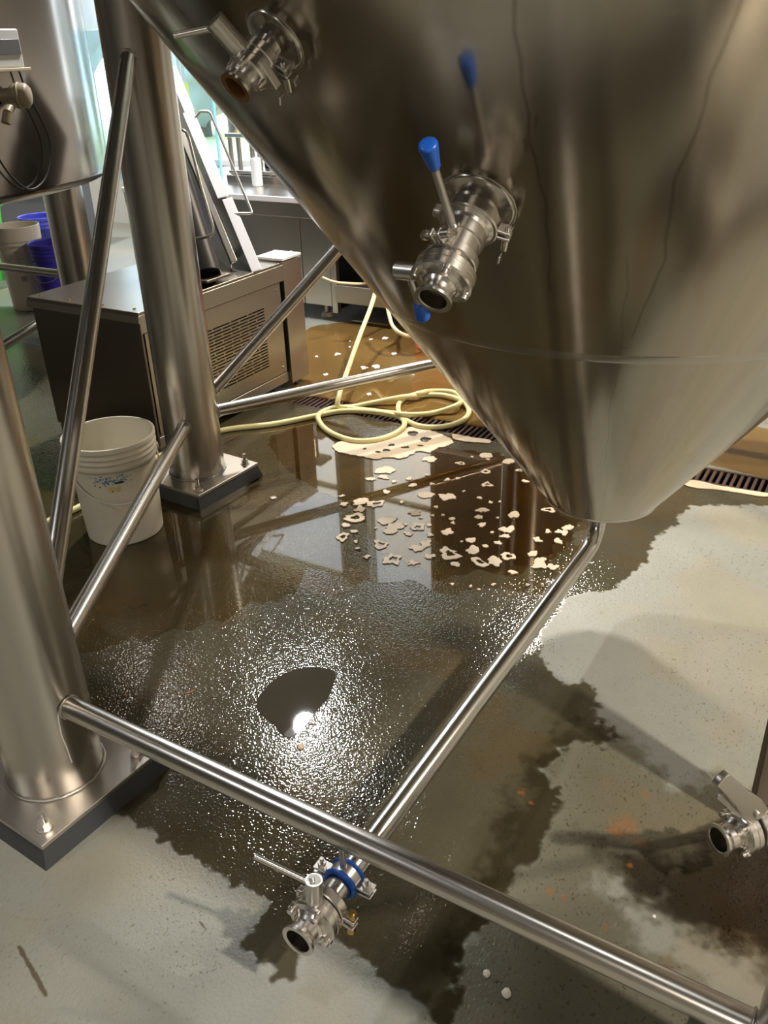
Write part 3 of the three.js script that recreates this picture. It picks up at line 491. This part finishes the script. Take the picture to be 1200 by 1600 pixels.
  part('inner_rail', merge([box(0.03, Lc * 0.66, 0.012, -0.06, Lc * 0.34 + 0.06, -0.012, 0.003), box(0.02, Lc * 0.5, 0.02, -0.13, Lc * 0.46, -0.1, 0.004)]), M.panel, cv);
  const wire = (pts) => new THREE.TubeGeometry(new THREE.CatmullRomCurve3(pts, false, 'catmullrom', 0.12), 60, 0.0065, 10);
  part('wire_handle', wire([V(0.02, Lc * 0.76, 0.0), V(0.06, Lc * 0.785, 0.01), V(0.1, Lc * 0.775, 0.01), V(0.105, Lc * 0.75, 0.01), V(0.105, Lc * 0.5, 0.01), V(0.105, Lc * 0.275, 0.01), V(0.1, Lc * 0.25, 0.01), V(0.06, Lc * 0.262, 0.008), V(0.02, Lc * 0.275, 0)]), M.valveSatin, cv);
  cv.updateMatrixWorld(true);
  part('wire_handle', wire([[262, 215, 4.2], [276, 205, 3.85], [287, 203, 3.78], [294, 212, 3.78], [314, 290, 3.78], [332, 350, 3.78], [334, 363, 3.78], [325, 370, 3.79], [300, 374, 3.85], [280, 376, 4.15]].map(([a, b, z]) => cv.worldToLocal(at(a, b, z)))), M.panel, cv);
  const cy0 = at(320, 430, 3.9), cy1 = at(247, 200, 3.95);
  const cyl = thing('dark_pipe', 'thick dark slanted pipe rising from the cabinet top', 'pipe', cy0.clone());
  part('barrel', rod(V(0, 0, 0), cy1.clone().sub(cy0), 0.074, 0.074, 36), std([0.03, 0.026, 0.022], 0.4, 0.5), cyl);
  part('bracket', box(0.16, 0.012, 0.16, 0, -0.006, 0, 0.003).rotateY(RY), M.darkPanel, cyl);
}

// ---------------------------------------------------------------- work counter and filling line
{
  const CD = 4.6, CH_ = 0.75, xa = -4.75, xb = -1.0, cx = (xa + xb) / 2, W = xb - xa, dep = 1.15;
  const t = thing('work_counter', 'long stainless counter with panelled front and open dark bay beneath', 'counter', rp(cx, 0, CD), RY), X = (x) => x - cx;
  part('counter_top', box(W, 0.022, dep, 0, CH_ - 0.011, -dep / 2 + 0.02, 0.004), M.counter, t);
  part('front_lip', box(W, 0.034, 0.012, 0, CH_ - 0.017, 0.022, 0.004), M.edge, t);
  part('apron', box(W, 0.085, 0.012, 0, CH_ - 0.077, 0.005, 0.002), M.counter, t);
  for (const [a, b] of [[-4.75, -4.1], [-4.1, -3.295], [-3.295, -3.085]]) part('front_panel', box(b - a - 0.006, 0.53, 0.012, X((a + b) / 2), 0.365, 0, 0.003), M.counter, t);
  for (const x of [-3.065, -1.1]) part('post', box(0.04, 0.6, 0.04, X(x), 0.36, -0.012, 0.004), M.counter, t);
  part('lower_rail', box(1.96, 0.11, 0.04, X(-2.08), 0.185, -0.01, 0.004), M.panel, t);
  part('shelf', box(1.96, 0.012, dep - 0.1, X(-2.08), 0.235, -dep / 2, 0.003), M.darkPanel, t);
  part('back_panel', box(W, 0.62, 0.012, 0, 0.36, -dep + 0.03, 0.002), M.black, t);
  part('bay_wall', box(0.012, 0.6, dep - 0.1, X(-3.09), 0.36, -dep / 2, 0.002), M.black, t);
  const foot = merge([new THREE.CylinderGeometry(0.016, 0.016, 0.07, 16).translate(0, 0.06, 0), new THREE.CylinderGeometry(0.034, 0.04, 0.028, 24).translate(0, 0.014, 0)]);
  for (const [x, d] of [[-4.65, 0.1], [-3.2, 0.1], [-1.2, 0.1], [-4.65, 1], [-3.2, 1], [-1.2, 1]]) part('foot', foot, M.panel, t).position.set(X(x), 0, -d);
  const cb = [at(500, 432, 5.1), at(520, 440, 5.1), at(545, 443, 5.15), at(575, 443, 5.3), at(600, 438, 5.4)].map((p) => p.setY(Math.max(p.y, 0.252)));
  solo('cable', new THREE.TubeGeometry(new THREE.CatmullRomCurve3(cb), 30, 0.008, 8), M.tube, 'pale cable lying on the dark shelf under the counter', 'cable');

  const m = thing('filling_machine', 'stainless filling machine with vertical cylinders and shelves on the counter', 'machine', un(404, 289, CH_).addScaledVector(E2, 0.14), RY);
  part('lower_shelf', box(0.75, 0.022, 0.2, 0.1, 0.07, 0, 0.004), M.panel, m);
  part('upper_shelf', box(0.62, 0.026, 0.2, 0.03, 0.3, 0, 0.004), M.counter, m);
  part('top_bar', box(0.6, 0.03, 0.16, 0.0, 0.535, 0, 0.004), M.counter, m);
  part('base_block', box(0.8, 0.05, 0.3, 0.1, 0.025, -0.05, 0.004), M.darkPanel, m);
  const post = rod(V(0, 0.05, 0), V(0, 0.29, 0), 0.016, 0.016, 18), cyl = merge([rod(V(0, 0.313, 0), V(0, 0.5, 0), 0.046, 0.046, 28), rod(V(0, 0.5, 0), V(0, 0.56, 0), 0.015, 0.015, 14), latheHard([[0.05, 0.313], [0.05, 0.325], [0.046, 0.325]], 28)]);
  for (const x of [-0.27, -0.2, -0.09, -0.03, 0.06, 0.13, 0.22, 0.3]) part('post', post, M.valveSatin, m).position.set(x, 0, 0.06);
  for (const x of [-0.24, -0.1, 0.04, 0.2]) part('cylinder', cyl, M.valve, m).position.set(x, 0, 0.03);
  part('yellow_rod', rod(V(-0.17, 0.31, 0.09), V(-0.17, 0.53, 0.09), 0.006, 0.006, 12), std([0.7, 0.55, 0.12], 0.4), m);
  part('clear_block', box(0.12, 0.11, 0.05, 0.17, 0.26, 0.12, 0.004), std([0.32, 0.38, 0.45], 0.2), m);
  part('dark_bay', box(0.16, 0.2, 0.02, 0.0, 0.18, -0.06, 0.002), M.black, m);
  const cp = un(403, 291, CH_);
  { const c = thing('drink_can', 'blank silver white can standing on the counter below the filling machine', 'can', cp); part('can_body', lathe([[0.022, 0.002], [0.03, 0.0], [0.036, 0.008], [0.036, 0.163], [0.031, 0.178]], 36), std([0.82, 0.83, 0.86], 0.35, 0.4), c); part('can_lid', lathe([[0, 0.172], [0.026, 0.172], [0.028, 0.178], [0.0315, 0.179], [0.031, 0.176]], 32), M.valve, c); }
  { const s = thing('splash_screen', 'clear splash screen with a cyan edge standing on the counter', 'screen', un(350, 291, CH_).addScaledVector(E1, -0.54), RY); part('pane', box(1.05, 0.95, 0.012, 0, 0.475, 0, 0.002), M.acrylic, s); part('edge', box(0.014, 0.95, 0.016, 0.53, 0.475, 0, 0.002), M.cyan, s, 'cyan edge'); part('foot', merge([box(0.04, 0.03, 0.12, -0.3, 0.015, 0, 0.004), box(0.04, 0.03, 0.12, 0.3, 0.015, 0, 0.004)]), M.valveSatin, s); }
  { const s = thing('notice_card', 'small yellow card hanging before the window', 'card', at(291, 180, 6.6), RY); part('card', box(0.11, 0.22, 0.004, 0, 0.11, 0, 0.001), std([0.75, 0.72, 0.12], 0.6), s); part('cord', rod(V(0, 0.22, 0), V(0, 0.9, 0), 0.003, 0.003, 6), M.white, s); }
  { const p = un(461, 598), s = thing('white_paddle', 'slim white paddle leaning behind the cabinet corner', 'paddle', p.clone()); const top = at(456, 412, 4.75).sub(p); part('shaft', rod(V(0, 0.0, 0), top.clone().multiplyScalar(0.9), 0.009, 0.009, 12), M.edge, s); part('blade', box(0.012, 0.12, 0.07, 0, 0, 0, 0.005).applyQuaternion(new THREE.Quaternion().setFromUnitVectors(V(0, 1, 0), top.clone().normalize())).translate(top.x, top.y, top.z), M.edge, s); }
}

// ---------------------------------------------------------------- buckets
function bucketShape(rb, rt, h, k = 3) { // outer wall, ridges, rim, inner wall, floor
  const p = [[0, 0.004], [rb - 0.012, 0.004], [rb - 0.004, 0.0], [rb, 0.006]], R = (y) => mix(rb, rt, y / h), y0 = h * 0.8;
  p.push([R(y0 - 0.02), y0 - 0.02], [R(y0) + 0.001, y0 - 0.012], [R(y0) + 0.008, y0 - 0.01], [R(y0) + 0.009, y0]);
  for (let i = 0; i < k; i++) { const y = y0 + 0.008 + i * (h - y0 - 0.016) / k; p.push([R(y) + 0.006, y], [R(y) + 0.006, y + 0.008], [R(y) + 0.011, y + 0.01], [R(y) + 0.011, y + 0.014]); }
  p.push([R(h) + 0.009, h - 0.008], [R(h) + 0.01, h - 0.002], [R(h) + 0.006, h], [R(h) - 0.001, h - 0.001], [R(h) - 0.004, h - 0.01], [R(h * 0.4) - 0.004, h * 0.4], [rb - 0.004, 0.012], [0, 0.01]);
  const g = lathe(p, 72), uv = g.attributes.uv, po = g.attributes.position, rim = p.length - 5; for (let i = 0; i < uv.count; i++) uv.setY(i, i % p.length >= rim ? 0.995 : po.getY(i) / h); return g;
}
function bail(r, y, drop, tilt) { const pts = []; for (let i = 0; i <= 20; i++) { const a = Math.PI * i / 20; pts.push(V(r * Math.cos(a), y - drop * Math.sin(a) * 0.95, r * Math.sin(a) * tilt)); } return new THREE.TubeGeometry(new THREE.CatmullRomCurve3(pts), 50, 0.0028, 8); }
{ // white bucket under the braces
  const p = V(-0.962, 0, -2.872), t = thing('bucket', 'open white plastic bucket with blue paint stains beside the tank leg', 'bucket', p);
  const c = document.createElement('canvas'); c.width = 1024; c.height = 512; const x = c.getContext('2d'), r = rng(12);
  x.fillStyle = '#e6dfcc'; x.fillRect(0, 0, 1024, 512);
  for (let i = 0; i < 200; i++) { x.globalAlpha = 0.05; x.fillStyle = r() < 0.6 ? '#b9a981' : '#ffffff'; x.beginPath(); x.ellipse(r() * 1024, r() * 512, 4 + r() * 30, 3 + r() * 16, r() * 3, 0, 7); x.fill(); }
  // u runs round from -x... the side towards the camera is near u = 0.57
  const C = 0.575 * 1024, Y = 512 * (1 - 0.66), dot = (a, b, w, h, col, al) => { x.globalAlpha = al; x.fillStyle = col; x.beginPath(); x.ellipse(C + a, Y + b, w, h, 0, 0, 7); x.fill(); };
  for (let i = 0; i < 130; i++) { const g = (r() + r() + r() - 1.5); dot(g * 70, -14 + (r() + r() - 1) * 30 - Math.abs(g) * 5, 1 + r() * 5, 1 + r() * 3, ['#2e6f9a', '#3f8ab0', '#1c4e78'][Math.floor(r() * 3)], 0.25 + 0.4 * r()); }
  for (let i = 0; i < 40; i++) dot(10 + r() * 34, -6 + r() * 9, 5, 2, '#0d2136', 0.6);
  for (let i = 0; i < 60; i++) dot(-20 + r() * 50, 14 + r() * 30, 2 + r() * 6, 1 + r() * 5, '#d6ae57', 0.25);
  for (const [a, b] of [[-50, 14], [-68, 8], [-4, 40]]) { dot(a, b, 4, 4, '#b07a1c', 0.9); dot(a, b, 2, 2, '#4b3a12', 0.9); }
  x.globalAlpha = 0.55; x.fillStyle = '#4e7f9c'; x.fillRect(C + 20, Y - 50, 110, 3); x.globalAlpha = 1;
  const m = std([1, 1, 1], 0.42, 0, { map: new THREE.CanvasTexture(c) }); m.map.colorSpace = THREE.SRGBColorSpace; m.map.wrapS = THREE.RepeatWrapping;
  part('pail', bucketShape(0.136, 0.152, 0.385).rotateY(-3.4), m, t);
  part('bail_handle', bail(0.158, 0.3, 0.13, 1.02).rotateY(0.45), M.white, t);
  for (const s of [-1, 1]) part('ear', new THREE.CylinderGeometry(0.014, 0.014, 0.012, 20).rotateZ(Math.PI / 2).translate(s * 0.16, 0.3, 0).rotateY(0.45), M.white, t);
}
{ // buckets at the back left
  const A = un(46, 487).add(V(-0.02, 0, -0.13)), c = document.createElement('canvas'); c.width = 1024; c.height = 512; const x = c.getContext('2d'), r = rng(3);
  x.fillStyle = '#efe3cf'; x.fillRect(0, 0, 1024, 512);
  for (let i = 0; i < 60; i++) { x.globalAlpha = 0.06; x.fillStyle = '#b89f75'; x.fillRect(r() * 1024, r() * 512, 4 + r() * 20, 10 + r() * 60); }
  x.globalAlpha = 1; x.fillStyle = '#e85a26'; x.font = 'bold 74px sans-serif'; x.fillText('H', 642, 185);
  x.fillStyle = '#4a4237'; x.font = 'bold 84px sans-serif'; x.fillText('5', 656, 272); x.font = 'bold 34px sans-serif'; x.fillText('GAL', 656, 306);
  x.fillStyle = '#8b8274'; for (let i = 0; i < 8; i++) x.fillRect(540, 140 + i * 9, 30 + 14 * ((i * 7) % 3), 3); x.strokeStyle = '#8b8274'; x.lineWidth = 3; x.beginPath(); x.arc(560, 232, 20, 0, 7); x.moveTo(546, 218); x.lineTo(574, 246); x.stroke(); for (let i = 0; i < 10; i++) x.fillRect(545 + i * 5, 290, 2 + (i % 3), 34);
  const m = std([1, 1, 1], 0.42, 0, { map: new THREE.CanvasTexture(c) }); m.map.colorSpace = THREE.SRGBColorSpace; m.map.wrapS = THREE.RepeatWrapping;
  const t = thing('bucket', 'white five gallon bucket with orange lettering below the second tank', 'bucket', A); part('pail', bucketShape(0.125, 0.147, 0.56, 1).rotateY(-3.23), m, t); part('bail_handle', bail(0.152, 0.47, 0.2, 0.95).rotateY(0.8), M.valveSatin, t);
  const B = A.clone().add(V(0.272, 0, 0.156)), b = thing('bucket', 'deep blue ribbed bucket in front of the other blue bucket', 'bucket', B); part('pail', bucketShape(0.122, 0.146, 0.47), M.purple, b); part('bail_handle', bail(0.15, 0.38, 0.16, 0.9).rotateY(-0.4), M.valveSatin, b);
  const Cc = at(74, 400, 6.75).setY(0), b2 = thing('bucket', 'blue bucket half hidden behind the ribbed blue bucket', 'bucket', Cc); part('pail', bucketShape(0.125, 0.148, 0.5), std([0.05, 0.06, 0.42], 0.35), b2);
  const s0 = B.clone().add(V(0.04, 0.25, -0.03)), s1 = at(84, 300, 6.25), s = thing('tan_tube', 'tan plastic tube standing upright in the blue bucket', 'tube', s0.clone()); part('tube_wall', rod(V(0, -0.22, 0), s1.clone().sub(s0), 0.055, 0.062, 32, true), M.tan, s); part('band', rod(s1.clone().sub(s0).multiplyScalar(0.3), s1.clone().sub(s0).multiplyScalar(0.34), 0.0635, 0.0635, 32), std([0.5, 0.42, 0.22], 0.5), s);
  const pile = thing('green_bin', 'bright green plastic bin at the far left', 'bin', un(-20, 452).add(V(-0.2, 0, -0.3))); part('bin_body', flatNormals(new THREE.CylinderGeometry(0.3, 0.24, 0.55, 4, 1, false).rotateY(Math.PI / 4 + RY).translate(0, 0.275, 0)), std([0.1, 0.6, 0.08], 0.4), pile); part('bin_rim', box(0.46, 0.03, 0.46, 0, 0.56, 0, 0.008).rotateY(RY), std([0.08, 0.5, 0.07], 0.4), pile);
  const yh = [at(-20, 348, 8.4), at(20, 340, 8.6), at(45, 335, 8.8), at(70, 330, 9.0), at(90, 322, 9.2)].map((p) => p); solo('yellow_pole', new THREE.TubeGeometry(new THREE.CatmullRomCurve3(yh), 30, 0.016, 8), M.hose, 'yellow pole lying across the clutter at far left', 'pole');
  const bag = thing('grey_crate', 'dark grey crate behind the blue buckets', 'crate', at(72, 335, 8).setY(0)); part('crate_body', box(0.7, 0.55, 0.5, 0, 0.275, 0, 0.02).rotateY(RY + 0.3), std([0.12, 0.12, 0.13], 0.6), bag); part('crate_rim', box(0.74, 0.04, 0.54, 0, 0.55, 0, 0.01).rotateY(RY + 0.3), std([0.15, 0.15, 0.16], 0.6), bag);
}
{ // orange bucket behind the cone
  const p = un(668, 552).add(V(0.05, 0, -0.13)), t = thing('bucket', 'orange bucket on the wet floor mostly hidden behind the cone', 'bucket', p); part('pail', bucketShape(0.11, 0.128, 0.3), M.orange, t); part('bail_handle', bail(0.132, 0.24, 0.1, 0.9), M.valveSatin, t);
  const pts = [at(604, 470, 5.1), at(608, 492, 5.0), at(614, 510, 4.95), at(626, 521, 4.92), at(640, 525, 4.95), at(656, 515, 5.0)]; solo('thin_hose', new THREE.TubeGeometry(new THREE.CatmullRomCurve3(pts), 40, 0.011, 10), M.tube, 'thin pale hose curving from the counter into the orange bucket', 'hose');
}

// ---------------------------------------------------------------- floor drain
{
  const [a, b, c, d] = CH, L = b - a, w = d - c, t = thing('drain_grate', 'rusty slotted floor drain grate running across the wet floor', 'drain', rp((a + b) / 2, 0, (c + d) / 2), RY);
  const rust = std([0.085, 0.05, 0.038], 0.3, 0.35, {});
  part('frame', merge([box(L, 0.02, 0.016, 0, -0.009, w / 2 - 0.008, 0.002), box(L, 0.02, 0.016, 0, -0.009, -w / 2 + 0.008, 0.002), box(0.016, 0.02, w, -L / 2 + 0.008, -0.009, 0, 0.002), box(0.016, 0.02, w, L / 2 - 0.008, -0.009, 0, 0.002)]), rust, t);
  const channel = merge([new THREE.BoxGeometry(L, 0.02, w).translate(0, -0.16, 0), new THREE.BoxGeometry(L, 0.14, 0.01).translate(0, -0.09, w / 2 - 0.004), new THREE.BoxGeometry(L, 0.14, 0.01).translate(0, -0.09, -w / 2 + 0.004), new THREE.BoxGeometry(0.01, 0.14, w).translate(-L / 2 + 0.004, -0.09, 0), new THREE.BoxGeometry(0.01, 0.14, w).translate(L / 2 - 0.004, -0.09, 0)]);
  part('channel', channel, M.black, t);
  const n = Math.floor((L - 0.03) / 0.0262), sg = box(0.0125, 0.014, w - 0.03, 0, -0.008, 0, 0.002);
  for (let i = 0; i <= n; i++) part('slat', sg, rust, t).position.x = -L / 2 + 0.016 + i * 0.0262;
}

// ---------------------------------------------------------------- hose
{
  const r = 0.0125, P = (a, b, h = r) => un(a, b, h), hi = 0.034;
  const pts = [P(20, 850), P(75, 815), P(122, 793), P(200, 745), P(260, 705), P(300, 688), P(350, 672), P(430, 662), P(496, 649), P(527, 643), P(553, 642), P(595, 645, hi), P(624, 652), P(632, 664), P(618, 677), P(589, 687), P(558, 689), P(527, 681), P(504, 666), P(497, 653, 0.03), P(507, 642), P(525, 637), P(566, 640), P(610, 645, r + 0.012), P(644, 648, hi), P(682, 644), P(712, 634, hi), P(721, 622), P(708, 613), P(682, 611), P(657, 614, hi), P(631, 623), P(622, 638), P(631, 654), P(657, 666), P(690, 667), P(721, 658), P(733, 643), P(723, 627, 0.02), P(695, 618, 0.016), P(668, 617), P(631, 620, hi), P(579, 630), P(545, 636), P(528, 634, 0.03), at(530, 618, 4.24), at(545, 573, 4.5), at(562, 525, 4.75), at(580, 478, 4.98), at(592, 440, 5.05), at(600, 420, 5.2)];
  solo('garden_hose', new THREE.TubeGeometry(new THREE.CatmullRomCurve3(pts, false, 'centripetal'), 700, r, 14), M.hose, 'long yellow hose coiled on the floor beside the drain', 'hose');
}

// ---------------------------------------------------------------- water and foam
const pathPts = (a, h = 0) => { const o = []; for (let i = 0; i < a.length; i += 2) o.push(un(a[i], a[i + 1], h)); return o; };
function wobbly(pts, n, amp, seed, f = 18) { const c = closedCurve(pts).getSpacedPoints(n); c.pop(); const k = V(0, 0, 0); c.forEach((p) => k.add(p)); k.multiplyScalar(1 / c.length); return c.map((p, i) => { const d = p.clone().sub(k).normalize(); return p.addScaledVector(d, amp * 2 * (fbm(p.x * f + seed, p.z * f + seed * 2.3, 3) - 0.5)); }); }
M.water = std([0.8, 0.68, 0.46], 0.03, 0, { transmission: 1, thickness: 0, ior: 1.33 });
M.paleWater = std([0.85, 0.66, 0.4], 0.03, 0, { transmission: 1, thickness: 0, ior: 1.33 });
M.clearWater = std([0.055, 0.048, 0.037], 0.02, 0, { ior: 1.33 });
function puddle(px, amp, mat, label, seed, y = 0.0014) { const m = solo('puddle', flatGeo(floorShape(wobbly(pathPts(px), 260, amp, seed)), y), mat, label, 'puddle'); m.userData.kind = 'stuff'; return m; }
M.filmWater = std([0.86, 0.8, 0.68], 0.03, 0, { transmission: 1, thickness: 0, ior: 1.33 });
puddle([340, 688, 420, 666, 500, 653, 600, 688, 700, 698, 790, 710, 862, 770, 905, 800, 905, 850, 880, 900, 830, 925, 760, 915, 690, 930, 640, 905, 560, 915, 500, 890, 440, 930, 340, 965, 220, 1000, 120, 1020, 20, 900, 40, 780, 130, 730, 250, 700], 0.07, M.filmWater, 'thin clear film of water spreading from the tank legs to the drain', 3, 0.0008);
puddle([420, 690, 500, 657, 600, 692, 700, 701, 788, 713, 858, 772, 900, 803, 888, 850, 850, 880, 800, 900, 740, 890, 690, 905, 640, 880, 590, 850, 560, 800, 500, 770, 450, 730], 0.05, M.water, 'brown beer puddle on the floor in front of the drain', 6, 0.0014);
puddle([640, 705, 710, 702, 785, 718, 850, 778, 880, 815, 870, 850, 820, 880, 760, 870, 700, 860, 660, 810, 650, 750], 0.06, M.water, 'darkest brown core of the beer puddle under the foam patches', 11, 0.0019);
puddle([460, 612, 470, 520, 520, 505, 640, 510, 760, 560, 900, 600, 1060, 640, 1280, 690, 1500, 760, 1250, 755, 1100, 725, 900, 690, 780, 672, 640, 650, 560, 634], 0.02, M.paleWater, 'brown puddle between the drain and the counter', 9);
puddle([402, 1096, 425, 1065, 460, 1046, 495, 1042, 521, 1050, 516, 1082, 496, 1110, 470, 1140, 452, 1152, 425, 1130, 405, 1112], 0.006, M.clearWater, 'small smooth dark puddle in the middle of the damp floor', 14);
// foam patches: each with its own lumpy outline and rounded edge
const foamGroup = 'foam patches floating on the brown puddle', foamLabel = 'small beige foam patch drifting on the brown puddle';
function foamBlob(px, py, w, seed, asp, rot, hole, mat, label, group) {
  const c = un(px, py), q = un(px + w / 2, py), R = c.distanceTo(q), n = 36, pts = [], r = rng(seed * 31 + 5), o1 = r() * 9, o2 = r() * 9;
  for (let i = 0; i < n; i++) { const a = (i / n) * Math.PI * 2, k = R * Math.max(0.22, 0.12 + 1.75 * fbm(Math.cos(a) * 1.35 + o1 + 3, Math.sin(a) * 1.35 + o2 + 3, 3)), x = Math.cos(a) * k, z = Math.sin(a) * k * asp; pts.push(V(x * Math.cos(rot) - z * Math.sin(rot), 0, x * Math.sin(rot) + z * Math.cos(rot))); }
  const s = floorShape(pts); if (hole) s.holes.push(new THREE.Path(pts.map((p) => new THREE.Vector2(p.x * 0.45 + R * 0.12, -p.z * 0.42)).reverse()));
  const e = Math.min(0.0012, R * 0.06), g = new THREE.ExtrudeGeometry(s, { depth: 0.0012, bevelEnabled: true, bevelSize: e, bevelThickness: 0.0014, bevelSegments: 2, bevelOffset: -e, curveSegments: 1 }).rotateX(-Math.PI / 2);
  const m = solo('foam_patch', g, mat, label, 'foam', group); m.position.set(c.x, 0.0022, c.z); return m;
}
{
  const L = [[860, 365, 46], [655, 380, 42], [768, 397, 38, 1], [480, 420, 64], [428, 455, 34], [483, 447, 34], [575, 455, 30], [720, 457, 26], [755, 452, 20], [857, 427, 34, 1], [865, 475, 34, 1], [945, 388, 50], [990, 422, 36, 1], [1010, 463, 26], [518, 464, 18], [490, 502, 26], [630, 512, 58], [720, 522, 56], [588, 478, 30], [660, 473, 16], [838, 526, 18], [880, 543, 18], [325, 518, 22], [395, 540, 60], [450, 548, 60, 1], [390, 570, 46], [545, 542, 20], [328, 550, 26], [365, 600, 70, 1], [335, 630, 30], [368, 652, 32], [320, 672, 66, 1], [490, 608, 60], [515, 640, 74], [595, 582, 42], [600, 638, 64, 1], [570, 660, 36], [648, 628, 20], [655, 665, 28], [675, 560, 18], [660, 592, 18], [733, 603, 22], [738, 620, 16], [845, 570, 44], [835, 595, 30], [845, 625, 28], [720, 655, 52], [965, 588, 40], [940, 645, 60], [935, 668, 42], [1090, 570, 48, 1], [805, 685, 30], [810, 722, 56], [910, 695, 32], [862, 707, 22], [465, 700, 60, 1], [640, 700, 46], [600, 715, 46], [720, 735, 90, 1], [510, 755, 80, 1], [590, 770, 46], [835, 765, 64, 1], [900, 765, 66], [945, 745, 52, 1], [962, 805, 30], [1040, 735, 34], [1065, 765, 72], [1110, 785, 46], [1055, 685, 42], [1150, 655, 40], [650, 745, 36], [750, 775, 36], [1020, 853, 18], [735, 850, 14], [805, 857, 14], [835, 870, 14], [890, 850, 12], [413, 748, 28], [380, 715, 14], [375, 690, 14], [870, 380, 14], [905, 600, 12], [700, 590, 12], [560, 625, 14], [620, 600, 14], [780, 500, 12], [915, 540, 12], [640, 440, 12], [812, 372, 12], [885, 655, 14], [770, 690, 12], [450, 640, 14], [1130, 690, 40], [1170, 640, 36], [1095, 650, 22]];
  const r = rng(77);
  L.forEach(([x, y, w, h], i) => foamBlob(400 + x / 2.4, 560 + y / 2.4, w / 2.4, i + 1, 0.75 + r() * 0.5, r() * 3.1, h === 1 && w > 30, M.foam, h === 1 && w > 30 ? 'beige foam patch with an open hole drifting on the brown puddle' : foamLabel, h === 1 && w > 30 ? 'foam rings floating on the brown puddle' : foamGroup));
  [[526, 554, 9], [494, 558, 5], [547, 543, 4], [569, 575, 11], [588, 574, 12], [615, 553, 8], [509, 586, 7], [576, 617, 8], [580, 531, 6], [602, 529, 10], [547, 534, 4], [540, 690, 0]].forEach(([x, y, w], i) => w && foamBlob(x, y, w, 400 + i, 1.3, 0, false, M.whiteFoam, 'small white foam dot floating between the drain and the counter', 'white foam dots beyond the drain'));
}
{ // foam banks by the hose and along the drain
  const bank = (px, holes, amp, label, seed) => {
    const s = floorShape(wobbly(pathPts(px), 200, amp, seed, 60));
    for (const h of holes) s.holes.push(new THREE.Path(wobbly(pathPts(h), 28, 0.01, seed + h[0], 80).map((p) => new THREE.Vector2(p.x, -p.z))));
    solo('foam_bank', new THREE.ExtrudeGeometry(s, { depth: 0.002, bevelEnabled: true, bevelSize: 0.0015, bevelThickness: 0.0015, bevelSegments: 2, curveSegments: 1 }).rotateX(-Math.PI / 2).translate(0, 0.0022, 0), M.foam, label, 'foam');
  };
  const el = (x, y, w, h, k = 8) => { const o = []; for (let i = 0; i < k; i++) o.push(x + w * Math.cos(i / k * 6.283), y + h * Math.sin(i / k * 6.283)); return o; };
  bank([521, 698, 535, 690, 555, 690, 580, 691, 610, 686, 632, 672, 645, 668, 668, 672, 690, 681, 708, 690, 700, 697, 680, 702, 672, 708, 655, 706, 640, 712, 628, 717, 605, 716, 585, 718, 560, 713, 540, 710, 526, 705], [el(604, 706, 6, 3), el(645, 679, 9, 4), el(664, 688, 9, 4), el(634, 701, 7, 2.5), el(612, 697, 4, 1.6), el(590, 708, 4, 1.6), el(570, 703, 3, 1.3), el(655, 698, 5, 1.5)], 0.009, 'wide beige foam bank spreading in front of the hose coil', 5);
  bank([708, 680, 722, 682, 745, 686, 765, 689, 766, 693, 745, 692, 722, 690, 710, 687], [], 0.006, 'narrow foam strip along the drain edge right of the coil', 8);
  bank([1068, 752, 1090, 753, 1120, 760, 1150, 765, 1190, 771, 1210, 774, 1195, 777, 1160, 772, 1120, 766, 1085, 763, 1068, 758], [], 0.005, 'long foam strip beside the drain at the right of the cone', 11);
}
// ---------------------------------------------------------------- small things on the floor
{
  const t = thing('bottle_cap', 'small metal bottle cap on the wet floor right of the base plate', 'bottle cap', un(427, 779)); part('cap', lathe([[0, 0.007], [0.011, 0.007], [0.0135, 0.005], [0.0155, 0.001], [0.0165, 0.0004], [0.0145, 0.001], [0.012, 0.004], [0, 0.0055]], 26), std([0.35, 0.3, 0.22], 0.35, 0.7), t);
  const bit = (px, py, w, seed, mat, label, cat) => { const g = mergeVertices(new THREE.IcosahedronGeometry(1, 3).deleteAttribute('uv').deleteAttribute('normal')), p = g.attributes.position, q = un(px, py), s = q.distanceTo(un(px + w / 2, py)); for (let i = 0; i < p.count; i++) { const n = 0.6 + 0.8 * fbm(p.getX(i) * 2 + seed, p.getY(i) * 2 + p.getZ(i) * 1.7 + seed, 2); p.setXYZ(i, p.getX(i) * n * s, (p.getY(i) * n + 0.5) * s * 0.5, p.getZ(i) * n * s); } g.computeVertexNormals(); const m = solo('crumb', g, mat, label, cat); m.position.copy(q); };
  bit(760, 1522, 12, 3, M.white, 'white crumb on the floor, the farther of two below the brace', 'crumb');
  bit(790, 1553, 16, 8, M.white, 'white crumb on the floor, the nearer of two below the brace', 'crumb');
  bit(1022, 1432, 6, 5, M.white, 'tiny pale crumb on the dark patch near the right valve', 'crumb');
  bit(470, 1168, 12, 6, M.foam, 'beige crumb on the damp floor below the small puddle', 'crumb');
  const leaf = (px, py, w, l, rot, label) => { const s = new THREE.Shape(); s.moveTo(0, -l / 2); s.quadraticCurveTo(w, 0, 0, l / 2); s.quadraticCurveTo(-w, 0, 0, -l / 2); const m = solo('dry_leaf', new THREE.ExtrudeGeometry(s, { depth: 0.001, bevelEnabled: true, bevelSize: 0.0005, bevelThickness: 0.0008, bevelSegments: 1 }).rotateX(-Math.PI / 2), std([0.32, 0.15, 0.05], 0.6), label, 'leaf'); m.position.copy(un(px, py)).setY(0.001); m.rotation.y = rot; };
  leaf(196, 1087, 0.006, 0.018, 0.4, 'small dry brown leaf on the damp floor beside the near leg');
  leaf(297, 1082, 0.004, 0.03, -1.1, 'slim dry brown leaf on the damp floor nearer the middle');
}
renderer.render(scene, camera);
